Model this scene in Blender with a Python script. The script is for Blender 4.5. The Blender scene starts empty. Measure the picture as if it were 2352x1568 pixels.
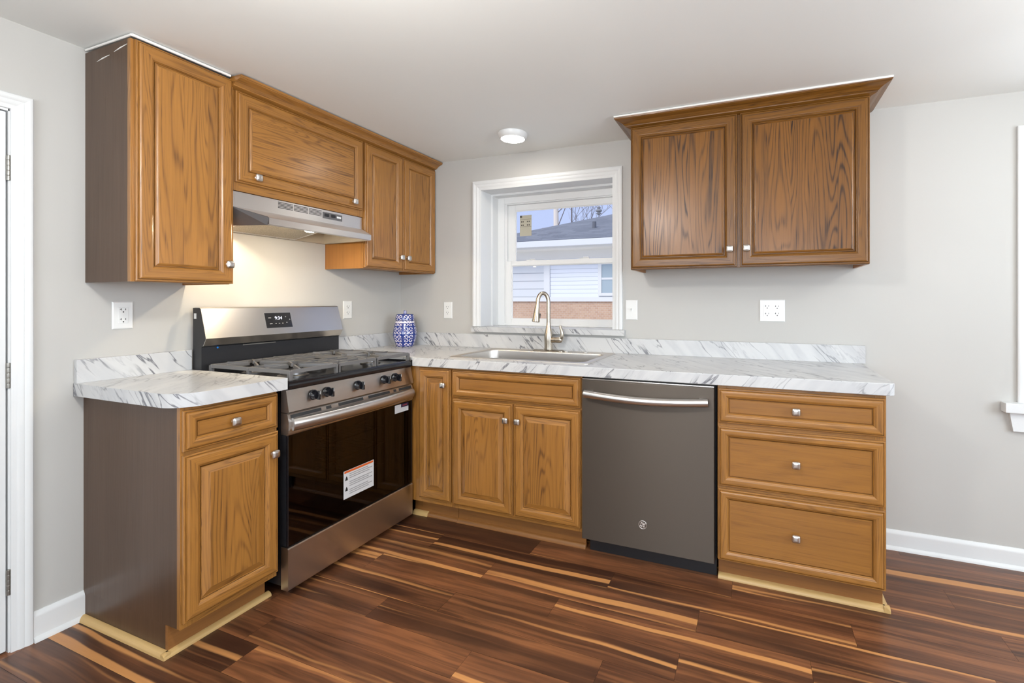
import bpy, bmesh, math, random
from mathutils import Vector, Matrix
random.seed(7)
S = bpy.context.scene
COL = S.collection
PI = math.pi

# ------------------------------------------------------------------ camera
cam_d = bpy.data.cameras.new('camera')
cam = bpy.data.objects.new('camera', cam_d); COL.objects.link(cam)
cam.location = (2.4556, -2.7569, 1.2432)
cam.rotation_euler = (PI/2, 0, math.radians(21.347))
cam_d.sensor_fit = 'HORIZONTAL'; cam_d.sensor_width = 36.0
cam_d.lens = 1067.35/2352*36.0
cam_d.shift_x = (1176-1315.9)/2352
cam_d.shift_y = (690.65-784)/2352
cam_d.clip_start = 0.02; cam_d.clip_end = 200
S.camera = cam

# ------------------------------------------------------------------ view
S.view_settings.view_transform = 'Standard'
S.view_settings.look = 'None'
S.view_settings.gamma = 1.0
S.view_settings.use_curve_mapping = False
S.view_settings.exposure = 0.0

# ------------------------------------------------------------------ sky, sun, daylight
W = bpy.data.worlds.new('sky'); S.world = W; W.use_nodes = True
wn = W.node_tree.nodes; bg = wn['Background']
bg.inputs[0].default_value = (0.55, 0.66, 0.99, 1); bg.inputs[1].default_value = 1.0

def add_light(name, kind, loc, rot, energy, color, **kw):
    d = bpy.data.lights.new(name, kind); d.energy = energy; d.color = color
    for k, v in kw.items(): setattr(d, k, v)
    o = bpy.data.objects.new(name, d); o.location = loc; o.rotation_euler = rot; COL.objects.link(o)
    return o
add_light('sun', 'SUN', (0, -3, 8), (math.radians(48), 0, math.radians(-20)), 2.1, (1, .97, .93), angle=math.radians(25))
DAY = (0.86, 0.93, 1.0)
# daylight lamps at the windows; the unseen rear one added to light the ceiling
add_light('added_rear_fill', 'AREA', (2.3, -4.66, 1.45), (PI/2, 0, 0), 74, DAY, shape='RECTANGLE', size=2.3, size_y=1.15)
add_light('daylight_right_window', 'AREA', (5.26, -2.2, 1.45), (PI/2, 0, PI/2), 84, (.80, .90, 1.0), shape='RECTANGLE', size=2.0, size_y=1.15)
add_light('daylight_back_window', 'AREA', (4.15, .36, 1.40), (PI/2, 0, PI), 16, DAY, shape='RECTANGLE', size=.9, size_y=1.15)
LAMP_POWER = {'led': 55.0, 'globe': 158.0, 'hood': 620.0}

# ------------------------------------------------------------------ node helpers
class NT:
    def __init__(s, name):
        s.m = bpy.data.materials.new(name); s.m.use_nodes = True
        s.t = s.m.node_tree; s.b = s.t.nodes['Principled BSDF']; s.out = s.t.nodes['Material Output']
    def put(s, sock, v):
        if hasattr(v, 'is_output'): s.t.links.new(v, sock)
        elif isinstance(v, tuple) and len(v) == 3 and sock.type == 'RGBA': sock.default_value = (*v, 1)
        else: sock.default_value = v
    def n(s, kind, ins=None, **props):
        nd = s.t.nodes.new(kind)
        for k, v in props.items(): setattr(nd, k, v)
        for k, v in (ins or {}).items(): s.put(nd.inputs[k], v)
        return nd
    def math(s, op, a, b=0.0, c=0.0, clamp=False):
        nd = s.n('ShaderNodeMath', {0: a, 1: b, 2: c}, operation=op, use_clamp=clamp); return nd.outputs[0]
    def mul(s, a, b): return s.math('MULTIPLY', a, b)
    def add(s, a, b): return s.math('ADD', a, b)
    def xyz(s, x, y, z=0.0): return s.n('ShaderNodeCombineXYZ', {0: x, 1: y, 2: z}).outputs[0]
    def noise(s, vec, scale=1.0, detail=2.0, rough=.5, dist=0.0):
        return s.n('ShaderNodeTexNoise', {'Vector': vec, 'Scale': scale, 'Detail': detail, 'Roughness': rough, 'Distortion': dist}).outputs[0]
    def rng(s, v, a, b, c=0.0, d=1.0, smooth=True):
        nd = s.n('ShaderNodeMapRange', {0: v, 1: a, 2: b, 3: c, 4: d})
        if smooth: nd.interpolation_type = 'SMOOTHSTEP'
        return nd.outputs[0]
    def mix(s, f, a, b, blend='MIX'):
        nd = s.n('ShaderNodeMix', data_type='RGBA', blend_type=blend)
        s.put(nd.inputs[0], f); s.put(nd.inputs[6], a); s.put(nd.inputs[7], b); return nd.outputs[2]
    def sep(s, v):
        nd = s.n('ShaderNodeSeparateXYZ', {0: v}); return nd.outputs
    def uv(s): return s.n('ShaderNodeUVMap', uv_map='UVMap').outputs[0]
    def pos(s): return s.n('ShaderNodeNewGeometry').outputs[0]
    def bump(s, h, strength=.1, dist=.002):
        s.put(s.b.inputs['Normal'], s.n('ShaderNodeBump', {'Height': h, 'Strength': strength, 'Distance': dist}).outputs[0])
    def set(s, **kw):
        nm = dict(color='Base Color', rough='Roughness', metal='Metallic', spec='Specular IOR Level', coat='Coat Weight', coatr='Coat Roughness',
                  emit='Emission Color', emits='Emission Strength', trans='Transmission Weight', alpha='Alpha', aniso='Anisotropic')
        for k, v in kw.items(): s.put(s.b.inputs[nm[k]], v)
        return s

def plain(name, color, rough=.5, metal=0.0, **kw):
    return NT(name).set(color=color, rough=rough, metal=metal, **kw).m

def srgb(r, g, b):
    f = lambda c: (c/255/12.92) if c/255 <= .04045 else ((c/255+.055)/1.055)**2.4
    return (f(r), f(g), f(b))

def paint(name, color, rough=.6, bumpy=.06, scale=220):
    t = NT(name); p = t.pos()
    n = t.noise(p, scale, 3, .6)
    t.set(color=t.mix(t.rng(t.noise(p, 1.3, 2), .3, .7), color, tuple(c*.97 for c in color)), rough=rough)
    t.bump(n, bumpy, .001); return t.m

def oak(name, light, dark, ring=.6, pore=.5, rough=.3, staves=0.0, tone=.35, freq=46, across=8.0, spec=.5, coat=.25):
    t = NT(name); u, v, _ = t.sep(t.uv())
    if staves:
        k = t.math('FLOOR', t.math('DIVIDE', t.add(v, t.mul(t.noise(t.xyz(v, 0), .5), 0.0)), staves))
        wn_ = t.n('ShaderNodeTexWhiteNoise', {'W': t.add(k, 3.7)}, noise_dimensions='1D').outputs[0]
        seed = t.mul(wn_, 41.0); us = t.add(u, seed); vs = t.add(v, t.mul(seed, .37))
    else:
        seed = 0.0; us, vs = u, v; wn_ = None
    nA = t.noise(t.xyz(t.mul(us, .72), t.mul(vs, across), seed), 1, 1.6, .45, .2)
    r = t.add(t.mul(t.math('SINE', t.mul(nA, freq)), .5), .5)
    r = t.math('POWER', r, 3.5)
    nB = t.noise(t.xyz(t.mul(us, 7.0), t.mul(vs, 240.0)), 1, 2, .6)
    pores = t.rng(nB, .48, .72)
    nD = t.noise(t.xyz(t.mul(us, 1.6), t.mul(vs, 75.0), 9.0), 1, 2, .6)
    nC = t.noise(t.xyz(t.mul(us, .9), t.mul(vs, 6.0), 5.0), 1, 2)
    rm = t.mul(r, t.rng(nC, .35, .7, .45, 1.0))
    f = t.add(t.add(t.mul(rm, ring*.75), t.mul(t.mul(pores, t.add(t.mul(r, .6), .4)), pore*.7)), t.mul(t.add(nC, -.5), tone))
    f = t.add(f, t.mul(t.add(nD, -.5), .55))
    if wn_ is not None: f = t.add(f, t.mul(t.add(wn_, -.5), .24))
    f = t.math('ADD', f, .12, clamp=True)
    col = t.mix(f, light, dark)
    t.set(color=col, rough=t.add(t.mul(f, .12), rough), coat=coat, coatr=.22, spec=spec)
    t.bump(t.math('SUBTRACT', 1.0, t.add(t.mul(pores, .7), t.mul(r, .3))), .12, .0012)
    return t.m

LT = srgb(162, 111, 50); DK = srgb(78, 46, 18)
M = {}
M['oak'] = oak('oak_frame', LT, DK, .5, .55, .32, tone=.25, freq=150, across=13.0)
M['oak_panel'] = oak('oak_panel', LT, DK, .62, .6, .30, staves=.088, tone=.26, freq=170)
M['oak_veneer'] = oak('oak_veneer', srgb(150, 101, 43), srgb(90, 54, 20), .22, .5, .32, tone=.5, freq=70)
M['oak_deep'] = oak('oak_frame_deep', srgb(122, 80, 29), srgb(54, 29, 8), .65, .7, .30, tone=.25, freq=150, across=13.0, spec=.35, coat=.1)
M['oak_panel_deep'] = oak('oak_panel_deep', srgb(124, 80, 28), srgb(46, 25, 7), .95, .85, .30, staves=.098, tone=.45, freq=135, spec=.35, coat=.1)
M['oak_inside'] = oak('oak_plain', srgb(166, 112, 50), srgb(112, 67, 26), .2, .35, .4, freq=26)
M['laminate'] = oak('brown_laminate', srgb(82, 60, 43), srgb(56, 40, 28), .2, .35, .34, tone=.5, freq=26, spec=.3, coat=.1)
M['toe'] = oak('toe_kick_wood', srgb(140, 92, 44), srgb(80, 48, 20), .2, .3, .45)
M['pine'] = oak('pale_shoe_wood', srgb(198, 164, 106), srgb(160, 122, 70), .25, .3, .5, freq=22)
M['wall'] = paint('wall_paint', srgb(187, 185, 180), .62)
M['ceil'] = paint('ceiling_paint', srgb(238, 240, 237), .75, .08, 150)
M['white'] = paint('white_trim_paint', srgb(219, 220, 219), .35, .02, 60)
M['plastic'] = plain('white_plastic', srgb(226, 226, 223), .3)
M['vinyl'] = plain('white_vinyl', srgb(228, 228, 226), .35)
M['slot'] = plain('dark_slot', (.02, .02, .02), .6)
M['black'] = plain('black_enamel', (.008, .008, .010), .14, spec=.6)
M['blackmat'] = plain('black_plastic', (.012, .012, .014), .4)
M['blackgap'] = plain('matt_black', (.006, .006, .006), .7)
M['iron'] = paint('cast_iron', (.13, .125, .122), .36, .25, 500)
M['nickel'] = plain('brushed_nickel', srgb(214, 211, 206), .3, 1.0)
M['nickelwarm'] = plain('brushed_nickel_faucet', srgb(190, 180, 165), .27, 1.0)
M['hinge'] = plain('satin_steel_hinge', srgb(150, 147, 140), .38, 1.0)
M['caulk'] = plain('white_caulk', srgb(235, 233, 228), .6)

def brushed(name, color, rough, along_u=True, metal=1.0, k=.10):
    t = NT(name); u, v, _ = t.sep(t.uv())
    a, b = (t.mul(u, 6.0), t.mul(v, 900.0)) if along_u else (t.mul(u, 900.0), t.mul(v, 6.0))
    n = t.noise(t.xyz(a, b), 1, 2, .6)
    t.set(color=color, metal=metal, rough=t.add(t.mul(n, k), rough), aniso=.8)
    t.put(t.b.inputs['Anisotropic Rotation'], .25 if along_u else 0.0)
    t.put(t.b.inputs['Tangent'], t.n('ShaderNodeTangent', direction_type='UV_MAP', uv_map='UVMap').outputs[0])
    t.bump(n, .02, .0005); return t.m
M['steel'] = brushed('brushed_stainless', srgb(205, 202, 198), .26)
M['sinksteel'] = brushed('sink_stainless', srgb(196, 191, 185), .30)
M['slate'] = brushed('slate_finish_steel', srgb(92, 84, 76), .45, metal=.8, k=.06)
M['hoodsteel'] = brushed('hood_stainless', srgb(228, 226, 224), .40)
M['hoodside'] = plain('hood_grey_side', srgb(92, 90, 90), .45, .3)

def marble(name):
    t = NT(name); u, v, _ = t.sep(t.uv())
    # long axis of the veins runs down to the right
    ct, st_ = math.cos(math.radians(50)), math.sin(math.radians(50))
    a = t.add(t.mul(u, ct), t.mul(v, -st_)); b = t.add(t.mul(u, st_), t.mul(v, ct))
    warp = t.noise(t.xyz(t.mul(a, 2.0), t.mul(b, 7.0), 2.0), 1, 2)
    def vein(sc, w, seed, det):
        n = t.noise(t.xyz(t.add(t.mul(a, .20*sc), seed), t.mul(b, sc), seed), 1, det, .55, .15)
        r = t.math('ABSOLUTE', t.add(n, -.5))
        return t.rng(r, 0.0, w, 1.0, 0.0)
    m1 = t.rng(t.noise(t.xyz(t.mul(a, 3.0), t.mul(b, 6.5), 7.0), 1, 2), .42, .57)
    v1 = t.mul(vein(15, .026, 3.1, 3), m1)
    v2 = t.mul(vein(38, .045, 9.7, 2.5), t.rng(warp, .46, .64))
    v3 = vein(7, .10, 21.0, 3)
    base = t.mix(t.mul(v3, .5), srgb(200, 200, 199), srgb(178, 179, 181))
    col = t.mix(t.math('MULTIPLY', v2, .36), base, srgb(150, 150, 155))
    col = t.mix(t.math('MULTIPLY', v1, .86), col, srgb(84, 84, 92))
    t.set(color=col, rough=.30, coat=.15, coatr=.15)
    return t.m
M['marble'] = marble('white_marble_laminate')

def floor_mat():
    t = NT('walnut_planks'); u, v, _ = t.sep(t.uv())
    pid = t.n('ShaderNodeAttribute', attribute_name='pid').outputs[2]
    sd = t.mul(pid, 61.0)
    wav = t.mul(t.add(t.noise(t.xyz(t.mul(u, 1.5), sd), 1, 2), -.5), .05)
    vv = t.add(v, wav)
    g = t.noise(t.xyz(t.add(t.mul(u, .9), sd), t.mul(vv, 13.0), sd), 1, 3, .55, .5)
    rings = t.math('POWER', t.add(t.mul(t.math('SINE', t.mul(g, 62.0)), .5), .5), 1.6)
    fine = t.noise(t.xyz(t.mul(u, 5.0), t.mul(v, 190.0), sd), 1, 2)
    tone = t.n('ShaderNodeTexWhiteNoise', {'W': pid}, noise_dimensions='1D').outputs[0]
    cloud = t.noise(t.xyz(t.add(t.mul(u, 1.6), sd), t.mul(v, 9.0), 2.0), 1, 3)
    f = t.add(t.add(t.mul(g, .95), t.mul(tone, .34)), t.mul(t.add(cloud, -.5), .75))
    f = t.rng(f, .38, 1.0)
    col = t.mix(f, srgb(60, 36, 25), srgb(136, 86, 54))
    col = t.mix(t.mul(rings, .38), col, srgb(62, 36, 25))
    col = t.mix(t.mul(t.rng(fine, .5, .75), .3), col, srgb(50, 28, 18))
    dn = t.noise(t.xyz(t.add(t.mul(u, .55), t.mul(sd, 2.3)), t.mul(vv, 34.0), sd), 1, 2, .5, .1)
    col = t.mix(t.mul(t.rng(dn, .52, .70), .38), col, srgb(44, 26, 19))
    col = t.mix(t.mul(t.rng(dn, .48, .32), .28), col, srgb(168, 110, 68))
    sn = t.noise(t.xyz(t.add(t.mul(u, .32), t.mul(sd, 1.7)), t.mul(vv, 23.0), t.mul(sd, .5)), 1, 1.2, .4, .1)
    st = t.rng(sn, .605, .68)
    col = t.mix(t.mul(st, t.add(t.mul(fine, .3), .70)), col, srgb(200, 141, 84))
    edge = t.n('ShaderNodeAttribute', attribute_name='UVMap')
    t.set(color=col, rough=t.add(t.mul(fine, .12), .26))
    t.bump(t.add(fine, t.mul(rings, .3)), .05, .001)
    return t.m
M['floor'] = floor_mat()

def glass(name, tint=(1, 1, 1), refl=.05, rough=0.0, k=.35):
    t = NT(name); t.t.nodes.remove(t.b)
    tr = t.n('ShaderNodeBsdfTransparent', {0: tint}); gl = t.n('ShaderNodeBsdfGlossy', {0: (1, 1, 1), 'Roughness': rough})
    lw = t.n('ShaderNodeLayerWeight', {0: .35})
    fac = t.math('MULTIPLY_ADD', lw.outputs[0], k, refl, clamp=True)
    mx = t.n('ShaderNodeMixShader', {0: fac}); t.t.links.new(tr.outputs[0], mx.inputs[1]); t.t.links.new(gl.outputs[0], mx.inputs[2])
    t.t.links.new(mx.outputs[0], t.out.inputs[0]); return t.m
M['glass'] = glass('window_glass', refl=.004, k=.05)
M['ovenglass'] = glass('dark_oven_glass', (.27, .235, .225), .02, .02, .3)
M['screen'] = glass('insect_screen', (.80, .80, .80), .0, .6)

def emit(name, color, strength):
    return NT(name).set(color=(0, 0, 0), rough=.5, emit=color, emits=strength).m

# ------------------------------------------------------------------ mesh builder
BACK = lambda p: (p[0], -p[1], p[2])      # (u, depth, z): u = x, depth towards the room
LEFT = lambda p: (p[1], p[0], p[2])       # u = y, depth = x
IDN = lambda p: (p[0], p[1], p[2])

class MB:
    def __init__(s): s.v = []; s.f = []; s.uv = []
    def bm(s, bm, grain=0, off=None):
        if off is None: off = (random.uniform(0, 30), random.uniform(0, 30))
        bm.normal_update(); base = len(s.v); bm.verts.index_update()
        s.v += [tuple(v.co) for v in bm.verts]
        axes = (Vector((1, 0, 0)), Vector((0, 1, 0)), Vector((0, 0, 1)))
        for f in bm.faces:
            n = f.normal; g = axes[grain]
            if abs(n.dot(g)) > .9: g = axes[(grain+1) % 3]
            c = n.cross(g)
            if c.length < 1e-6: c = axes[(grain+2) % 3]
            c.normalize()
            s.f.append([base+v.index for v in f.verts])
            s.uv.append([(v.co.dot(g)+off[0], v.co.dot(c)+off[1]) for v in f.verts])
        bm.free(); return s
    def box(s, lo, hi, bevel=0.0, grain=0, seg=2):
        b = bmesh.new(); bmesh.ops.create_cube(b, size=1)
        for v in b.verts: v.co = Vector([(lo[i]+hi[i])/2+v.co[i]*(hi[i]-lo[i]) for i in range(3)])
        if bevel > 0: bmesh.ops.bevel(b, geom=b.edges[:], offset=bevel, segments=seg, profile=.5, affect='EDGES')
        return s.bm(b, grain)
    def poly(s, pts, grain=0):
        b = bmesh.new(); b.faces.new([b.verts.new(p) for p in pts]); return s.bm(b, grain)
    def prism(s, prof, axis, a, c, grain=None, closed=True, caps=True):
        """profile of 2D points in the other two axes, extruded along axis from a to c"""
        b = bmesh.new(); o = [i for i in range(3) if i != axis]
        def mk(t):
            r = []
            for p in prof:
                q = [0, 0, 0]; q[axis] = t; q[o[0]] = p[0]; q[o[1]] = p[1]; r.append(b.verts.new(q))
            return r
        A, B = mk(a), mk(c); n = len(prof)
        for i in range(n if closed else n-1): b.faces.new((A[i], A[(i+1) % n], B[(i+1) % n], B[i]))
        if closed and caps: b.faces.new(A); b.faces.new(B[::-1])
        bmesh.ops.recalc_face_normals(b, faces=b.faces[:])
        return s.bm(b, axis if grain is None else grain)
    def rings(s, loops, cap0=True, cap1=True, grain=2, closed=True):
        b = bmesh.new(); L = [[b.verts.new(p) for p in lp] for lp in loops]; n = len(L[0])
        for A, B in zip(L, L[1:]):
            for i in range(n if closed else n-1): b.faces.new((A[i], A[(i+1) % n], B[(i+1) % n], B[i]))
        if cap0: b.faces.new(L[0][::-1])
        if cap1: b.faces.new(L[-1])
        bmesh.ops.recalc_face_normals(b, faces=b.faces[:])
        return s.bm(b, grain)
    def lathe(s, prof, c=(0, 0, 0), axis=2, seg=32, cap=True):
        o = [i for i in range(3) if i != axis]; loops = []
        for r, h in prof:
            lp = []
            for k in range(seg):
                q = list(c); a = 2*PI*k/seg
                q[o[0]] += r*math.cos(a); q[o[1]] += r*math.sin(a); q[axis] += h; lp.append(q)
            loops.append(lp)
        return s.rings(loops, cap, cap)
    def tube(s, pts, rad, seg=12, cap=True, flat=1.0):
        P = [Vector(p) for p in pts]; n = len(P)
        R = rad if isinstance(rad, (list, tuple)) else [rad]*n
        loops = []; up = None
        for i in range(n):
            t = (P[min(i+1, n-1)]-P[max(i-1, 0)]).normalized()
            if up is None:
                up = Vector((0, 0, 1)) if abs(t.z) < .9 else Vector((1, 0, 0))
            a = t.cross(up).normalized(); up = a.cross(t).normalized()
            loops.append([tuple(P[i]+a*R[i]*math.cos(2*PI*k/seg)+up*R[i]*flat*math.sin(2*PI*k/seg)) for k in range(seg)])
        return s.rings(loops, cap, cap)
    def plate(s, outer, holes, z0, z1):
        b = bmesh.new(); es = []
        for ring in [outer]+holes:
            vs = [b.verts.new((p[0], p[1], z1)) for p in ring]
            es += [b.edges.new((vs[i], vs[(i+1) % len(vs)])) for i in range(len(vs))]
        bmesh.ops.triangle_fill(b, edges=es, use_beauty=True)
        r = bmesh.ops.extrude_face_region(b, geom=b.faces[:])
        for v in [g for g in r['geom'] if isinstance(g, bmesh.types.BMVert)]: v.co.z = z0
        bmesh.ops.recalc_face_normals(b, faces=b.faces[:])
        n0 = len(s.f); s.bm(b, 0)
        # the edge band runs its pattern on along the perimeter
        run = 0.0; dist = {}
        for i, p in enumerate(outer):
            q = outer[(i+1) % len(outer)]; L = math.hypot(q[0]-p[0], q[1]-p[1])
            dist[frozenset(((round(p[0], 4), round(p[1], 4)), (round(q[0], 4), round(q[1], 4))))] = (run, L, p); run += L
        for k in range(n0, len(s.f)):
            vs = [s.v[j] for j in s.f[k]]
            if len({round(v[2], 4) for v in vs}) < 2: continue
            d = dist.get(frozenset((round(v[0], 4), round(v[1], 4)) for v in vs))
            if d: s.uv[k] = [(d[0]+math.hypot(v[0]-d[2][0], v[1]-d[2][1]), v[2]) for v in vs]
        return s
    def frame_loops(s, u0, u1, z0, z1, d0, loops, last=None, grain=2):
        """concentric rectangles (inset, depth) with mitred corners; last adds the middle face"""
        b = bmesh.new(); L = []
        for ins, d in loops:
            L.append([(u0+ins, d0+d, z0+ins), (u1-ins, d0+d, z0+ins), (u1-ins, d0+d, z1-ins), (u0+ins, d0+d, z1-ins)])
        offs = [(random.uniform(0, 30), random.uniform(0, 30)) for _ in range(4)]
        for i in range(4):
            b = bmesh.new(); j = (i+1) % 4
            pv = None
            for lp in L:
                cv = [b.verts.new(lp[i]), b.verts.new(lp[j])]
                if pv: b.faces.new((pv[0], pv[1], cv[1], cv[0]))
                pv = cv
            s.bm(b, 0 if i in (0, 2) else 2, offs[i])
        if last is not None:
            lp = L[-1]; b = bmesh.new(); b.faces.new([b.verts.new(p) for p in lp]); s.bm(b, grain)
        return s
    def build(s, name, mat, parent=None, mp=IDN, smooth=True, bevel=0.0, angle=35):
        org = Vector((0, 0, 0))
        r = parent
        while r is not None: org += r.location; r = r.parent
        me = bpy.data.meshes.new(name)
        me.from_pydata([tuple(Vector(mp(v))-org) for v in s.v], [], s.f)
        uvl = me.uv_layers.new(name='UVMap')
        flat = [c for f in s.uv for c in f]
        for i, c in enumerate(flat): uvl.data[i].uv = c
        b = bmesh.new(); b.from_mesh(me)
        bmesh.ops.recalc_face_normals(b, faces=b.faces[:]); b.to_mesh(me); b.free()
        if smooth:
            me.shade_smooth(); me.set_sharp_from_angle(angle=math.radians(angle))
        me.materials.append(M[mat] if isinstance(mat, str) else mat)
        o = bpy.data.objects.new(name, me); COL.objects.link(o); o.parent = parent
        if smooth and not bevel:
            wm = o.modifiers.new('weighted_normal', 'WEIGHTED_NORMAL'); wm.keep_sharp = True; wm.weight = 80
        if bevel > 0:
            md = o.modifiers.new('bevel', 'BEVEL'); md.width = bevel; md.segments = 3; md.limit_method = 'ANGLE'; md.angle_limit = math.radians(40)
        return o

def tag(o, label, cat=None, group=None, kind=None):
    if label: o['label'] = label
    if cat: o['category'] = cat
    if group: o['group'] = group
    if kind: o['kind'] = kind
    return o
def thing(name, loc, label, cat, group=None, kind=None):
    o = bpy.data.objects.new(name, None); o.empty_display_size = .05; COL.objects.link(o); o.location = loc
    return tag(o, label, cat, group, kind)
def struct(o, label): return tag(o, label, None, None, 'structure')

# ------------------------------------------------------------------ room shell
def wall_with_holes(a0, a1, z0, z1, d0, d1, holes, mp, name, mat='wall'):
    """wall in (u, depth, z), rectangular holes (u0, u1, z0, z1)"""
    us = sorted({a0, a1, *[h[0] for h in holes], *[h[1] for h in holes]}); zs = sorted({z0, z1, *[h[2] for h in holes], *[h[3] for h in holes]})
    b = bmesh.new(); vd = {}
    def V(u, d, z):
        k = (round(u, 5), round(d, 5), round(z, 5))
        if k not in vd: vd[k] = b.verts.new((u, d, z))
        return vd[k]
    def solid(i, j):
        if i < 0 or j < 0 or i >= len(us)-1 or j >= len(zs)-1: return False
        cu, cz = (us[i]+us[i+1])/2, (zs[j]+zs[j+1])/2
        return not any(h[0] < cu < h[1] and h[2] < cz < h[3] for h in holes)
    for i in range(len(us)-1):
        for j in range(len(zs)-1):
            if not solid(i, j): continue
            A, B, C, D = us[i], us[i+1], zs[j], zs[j+1]
            b.faces.new([V(A, d0, C), V(B, d0, C), V(B, d0, D), V(A, d0, D)])
            b.faces.new([V(A, d1, C), V(A, d1, D), V(B, d1, D), V(B, d1, C)])
            if not solid(i-1, j): b.faces.new([V(A, d0, C), V(A, d0, D), V(A, d1, D), V(A, d1, C)])
            if not solid(i+1, j): b.faces.new([V(B, d0, C), V(B, d1, C), V(B, d1, D), V(B, d0, D)])
            if not solid(i, j-1): b.faces.new([V(A, d0, C), V(A, d1, C), V(B, d1, C), V(B, d0, C)])
            if not solid(i, j+1): b.faces.new([V(A, d0, D), V(B, d0, D), V(B, d1, D), V(A, d1, D)])
    return MB().bm(b).build(name, mat, None, mp, smooth=False)

XR, YF, HZ = 5.2, -4.6, 2.30
WX0, WX1, WZ0, WZ1 = .701, 1.643, 1.066, 2.002      # kitchen window opening
DY0, DY1, DZ = -2.75, -1.944, 1.924                 # left door opening
w = wall_with_holes(-.2, 3.013, 0, HZ, 0, -.30, [(WX0-.004, WX1+.004, WZ0-.034, WZ1+.004)], BACK, 'wall_back')
struct(w, 'light grey painted kitchen wall behind the sink')
w2 = wall_with_holes(3.013, XR+.2, 0, HZ, -.007, -.30, [(3.66, 4.64, .765, 1.985)], BACK, 'wall_back_right')
struct(w2, 'light grey painted wall right of the cabinets')
w = wall_with_holes(YF-.2, 0, 0, HZ, 0, -.16, [(DY0, DY1, 0, DZ)], LEFT, 'wall_left')
struct(w, 'light grey painted wall behind the range')
w = wall_with_holes(0, XR, 0, HZ, YF, YF-.2, [(1.15, 3.45, .85, 2.02)], IDN, 'wall_front'); struct(w, 'grey wall at the rear of the room')
w = wall_with_holes(YF-.2, -.007, 0, HZ, XR, XR+.2, [(-3.2, -1.2, .85, 2.02)], LEFT, 'wall_right'); struct(w, 'grey wall at the far right of the room')

# ceiling, very slightly out of level as in the old house
CZ = lambda x: 2.2355-.006*x
b = bmesh.new(); cv = [b.verts.new(p) for p in ((-.2, YF-.2, CZ(-.2)), (XR+.2, YF-.2, CZ(XR)), (XR+.2, .30, CZ(XR)), (-.2, .30, CZ(-.2)))]
cu = [b.verts.new((v.co.x, v.co.y, 2.36)) for v in cv]
b.faces.new(cv[::-1]); b.faces.new(cu)
for i in range(4): b.faces.new((cv[i], cv[(i+1) % 4], cu[(i+1) % 4], cu[i]))
struct(MB().bm(b).build('ceiling', 'ceil', None, smooth=False), 'white painted ceiling')

# plank floor: rows run along x, every plank has its own id
PW, PL, PY = .129, .94, -.963
row_off = {0: 1.31, 1: .92, 2: 1.425, -1: .755, -3: 1.027, 4: .392, 3: .66, -2: .33, 5: .12, -4: .58, 6: .8, 7: .3}
fm = MB(); pids = []
for k in range(-29, 10):
    y0 = PY+PW*k; y1 = y0+PW
    y0 = max(y0, YF-.2); y1 = min(y1, .30)
    if y1-y0 < 1e-4: continue
    off = row_off.get(k, random.uniform(0, PL)); x = off-PL*math.ceil((off+.2)/PL)
    while x < XR+.2:
        a, c = max(x, -.2), min(x+PL, XR+.2)
        if c-a > 1e-3:
            g = .0004
            fm.v += [(a+g, y0+g, 0), (c-g, y0+g, 0), (c-g, y1-g, 0), (a+g, y1-g, 0)]
            n = len(fm.v); fm.f.append([n-4, n-3, n-2, n-1])
            fm.uv.append([(a, y0), (c, y0), (c, y1), (a, y1)]); pids.append(random.random()*10)
        x += PL
nP = len(pids)
fl = fm.build('floor', 'floor', None, smooth=False)
struct(fl, 'dark walnut plank floor with golden streaks')
at = fl.data.attributes.new('pid', 'FLOAT', 'FACE')
for i in range(nP): at.data[i].value = pids[i]
struct(MB().box((-.2, YF-.2, -.12), (XR+.2, .30, -.001)).build('floor_underlay', 'blackgap', None, smooth=False), 'dark underlay in the hairline joints of the floor')

# baseboards with a rounded top and a shoe
def baseboard(name, a, c, mp, h=.095, d0=0.0):
    m = MB(); m.prism([(d0, 0), (d0+.014, 0), (d0+.014, h-.02), (d0+.011, h-.012), (d0+.008, h-.006), (d0+.004, h), (d0, h)], 0, a, c)
    m.prism([(d0+.014, 0), (d0+.026, 0), (d0+.025, .008), (d0+.021, .014), (d0+.014, .018)], 0, a, c)
    return m.build(name, 'white', None, mp)
struct(baseboard('baseboard_left', -1.897, -1.757, LEFT, .108), 'short white baseboard between the door casing and the base cabinet')
struct(baseboard('baseboard_back', 2.945, XR, BACK, .095, -.007), 'white baseboard right of the drawer cabinet')
struct(baseboard('baseboard_right', YF, -.03, lambda p: (XR-p[1], p[0], p[2])), 'white baseboard on the far right wall')
struct(baseboard('baseboard_front', 0, XR, lambda p: (p[0], YF+p[1], p[2])), 'white baseboard on the rear wall')

# casing: profile (inset from outer edge, depth)
CASE = [(0, 0), (0, .014), (.004, .018), (.012, .0195), (.022, .018), (.027, .014), (.030, .0155), (.040, .015), (.046, .012), (.050, .0105), (.060, .010), (.064, .009), (.065, .0)]
def casing3(u0, u1, z0, z1, mp, name, parent, width=.065, d0=0.0):
    """three-sided casing (left, top, right) with mitred corners"""
    m = MB(); k = width/.065
    for side in (0, 1, 2):
        b = bmesh.new(); pv = None
        for ins, d in CASE:
            ins *= k; d += d0
            if side == 0: cvs = [(u0+ins, d, z0), (u0+ins, d, z1-ins)]
            elif side == 1: cvs = [(u0+ins, d, z1-ins), (u1-ins, d, z1-ins)]
            else: cvs = [(u1-ins, d, z1-ins), (u1-ins, d, z0)]
            cv_ = [b.verts.new(p) for p in cvs]
            if pv: b.faces.new((pv[0], pv[1], cv_[1], cv_[0]))
            pv = cv_
        m.bm(b, 0 if side == 1 else 2)
    return m.build(name, 'white', parent, mp)

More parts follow.
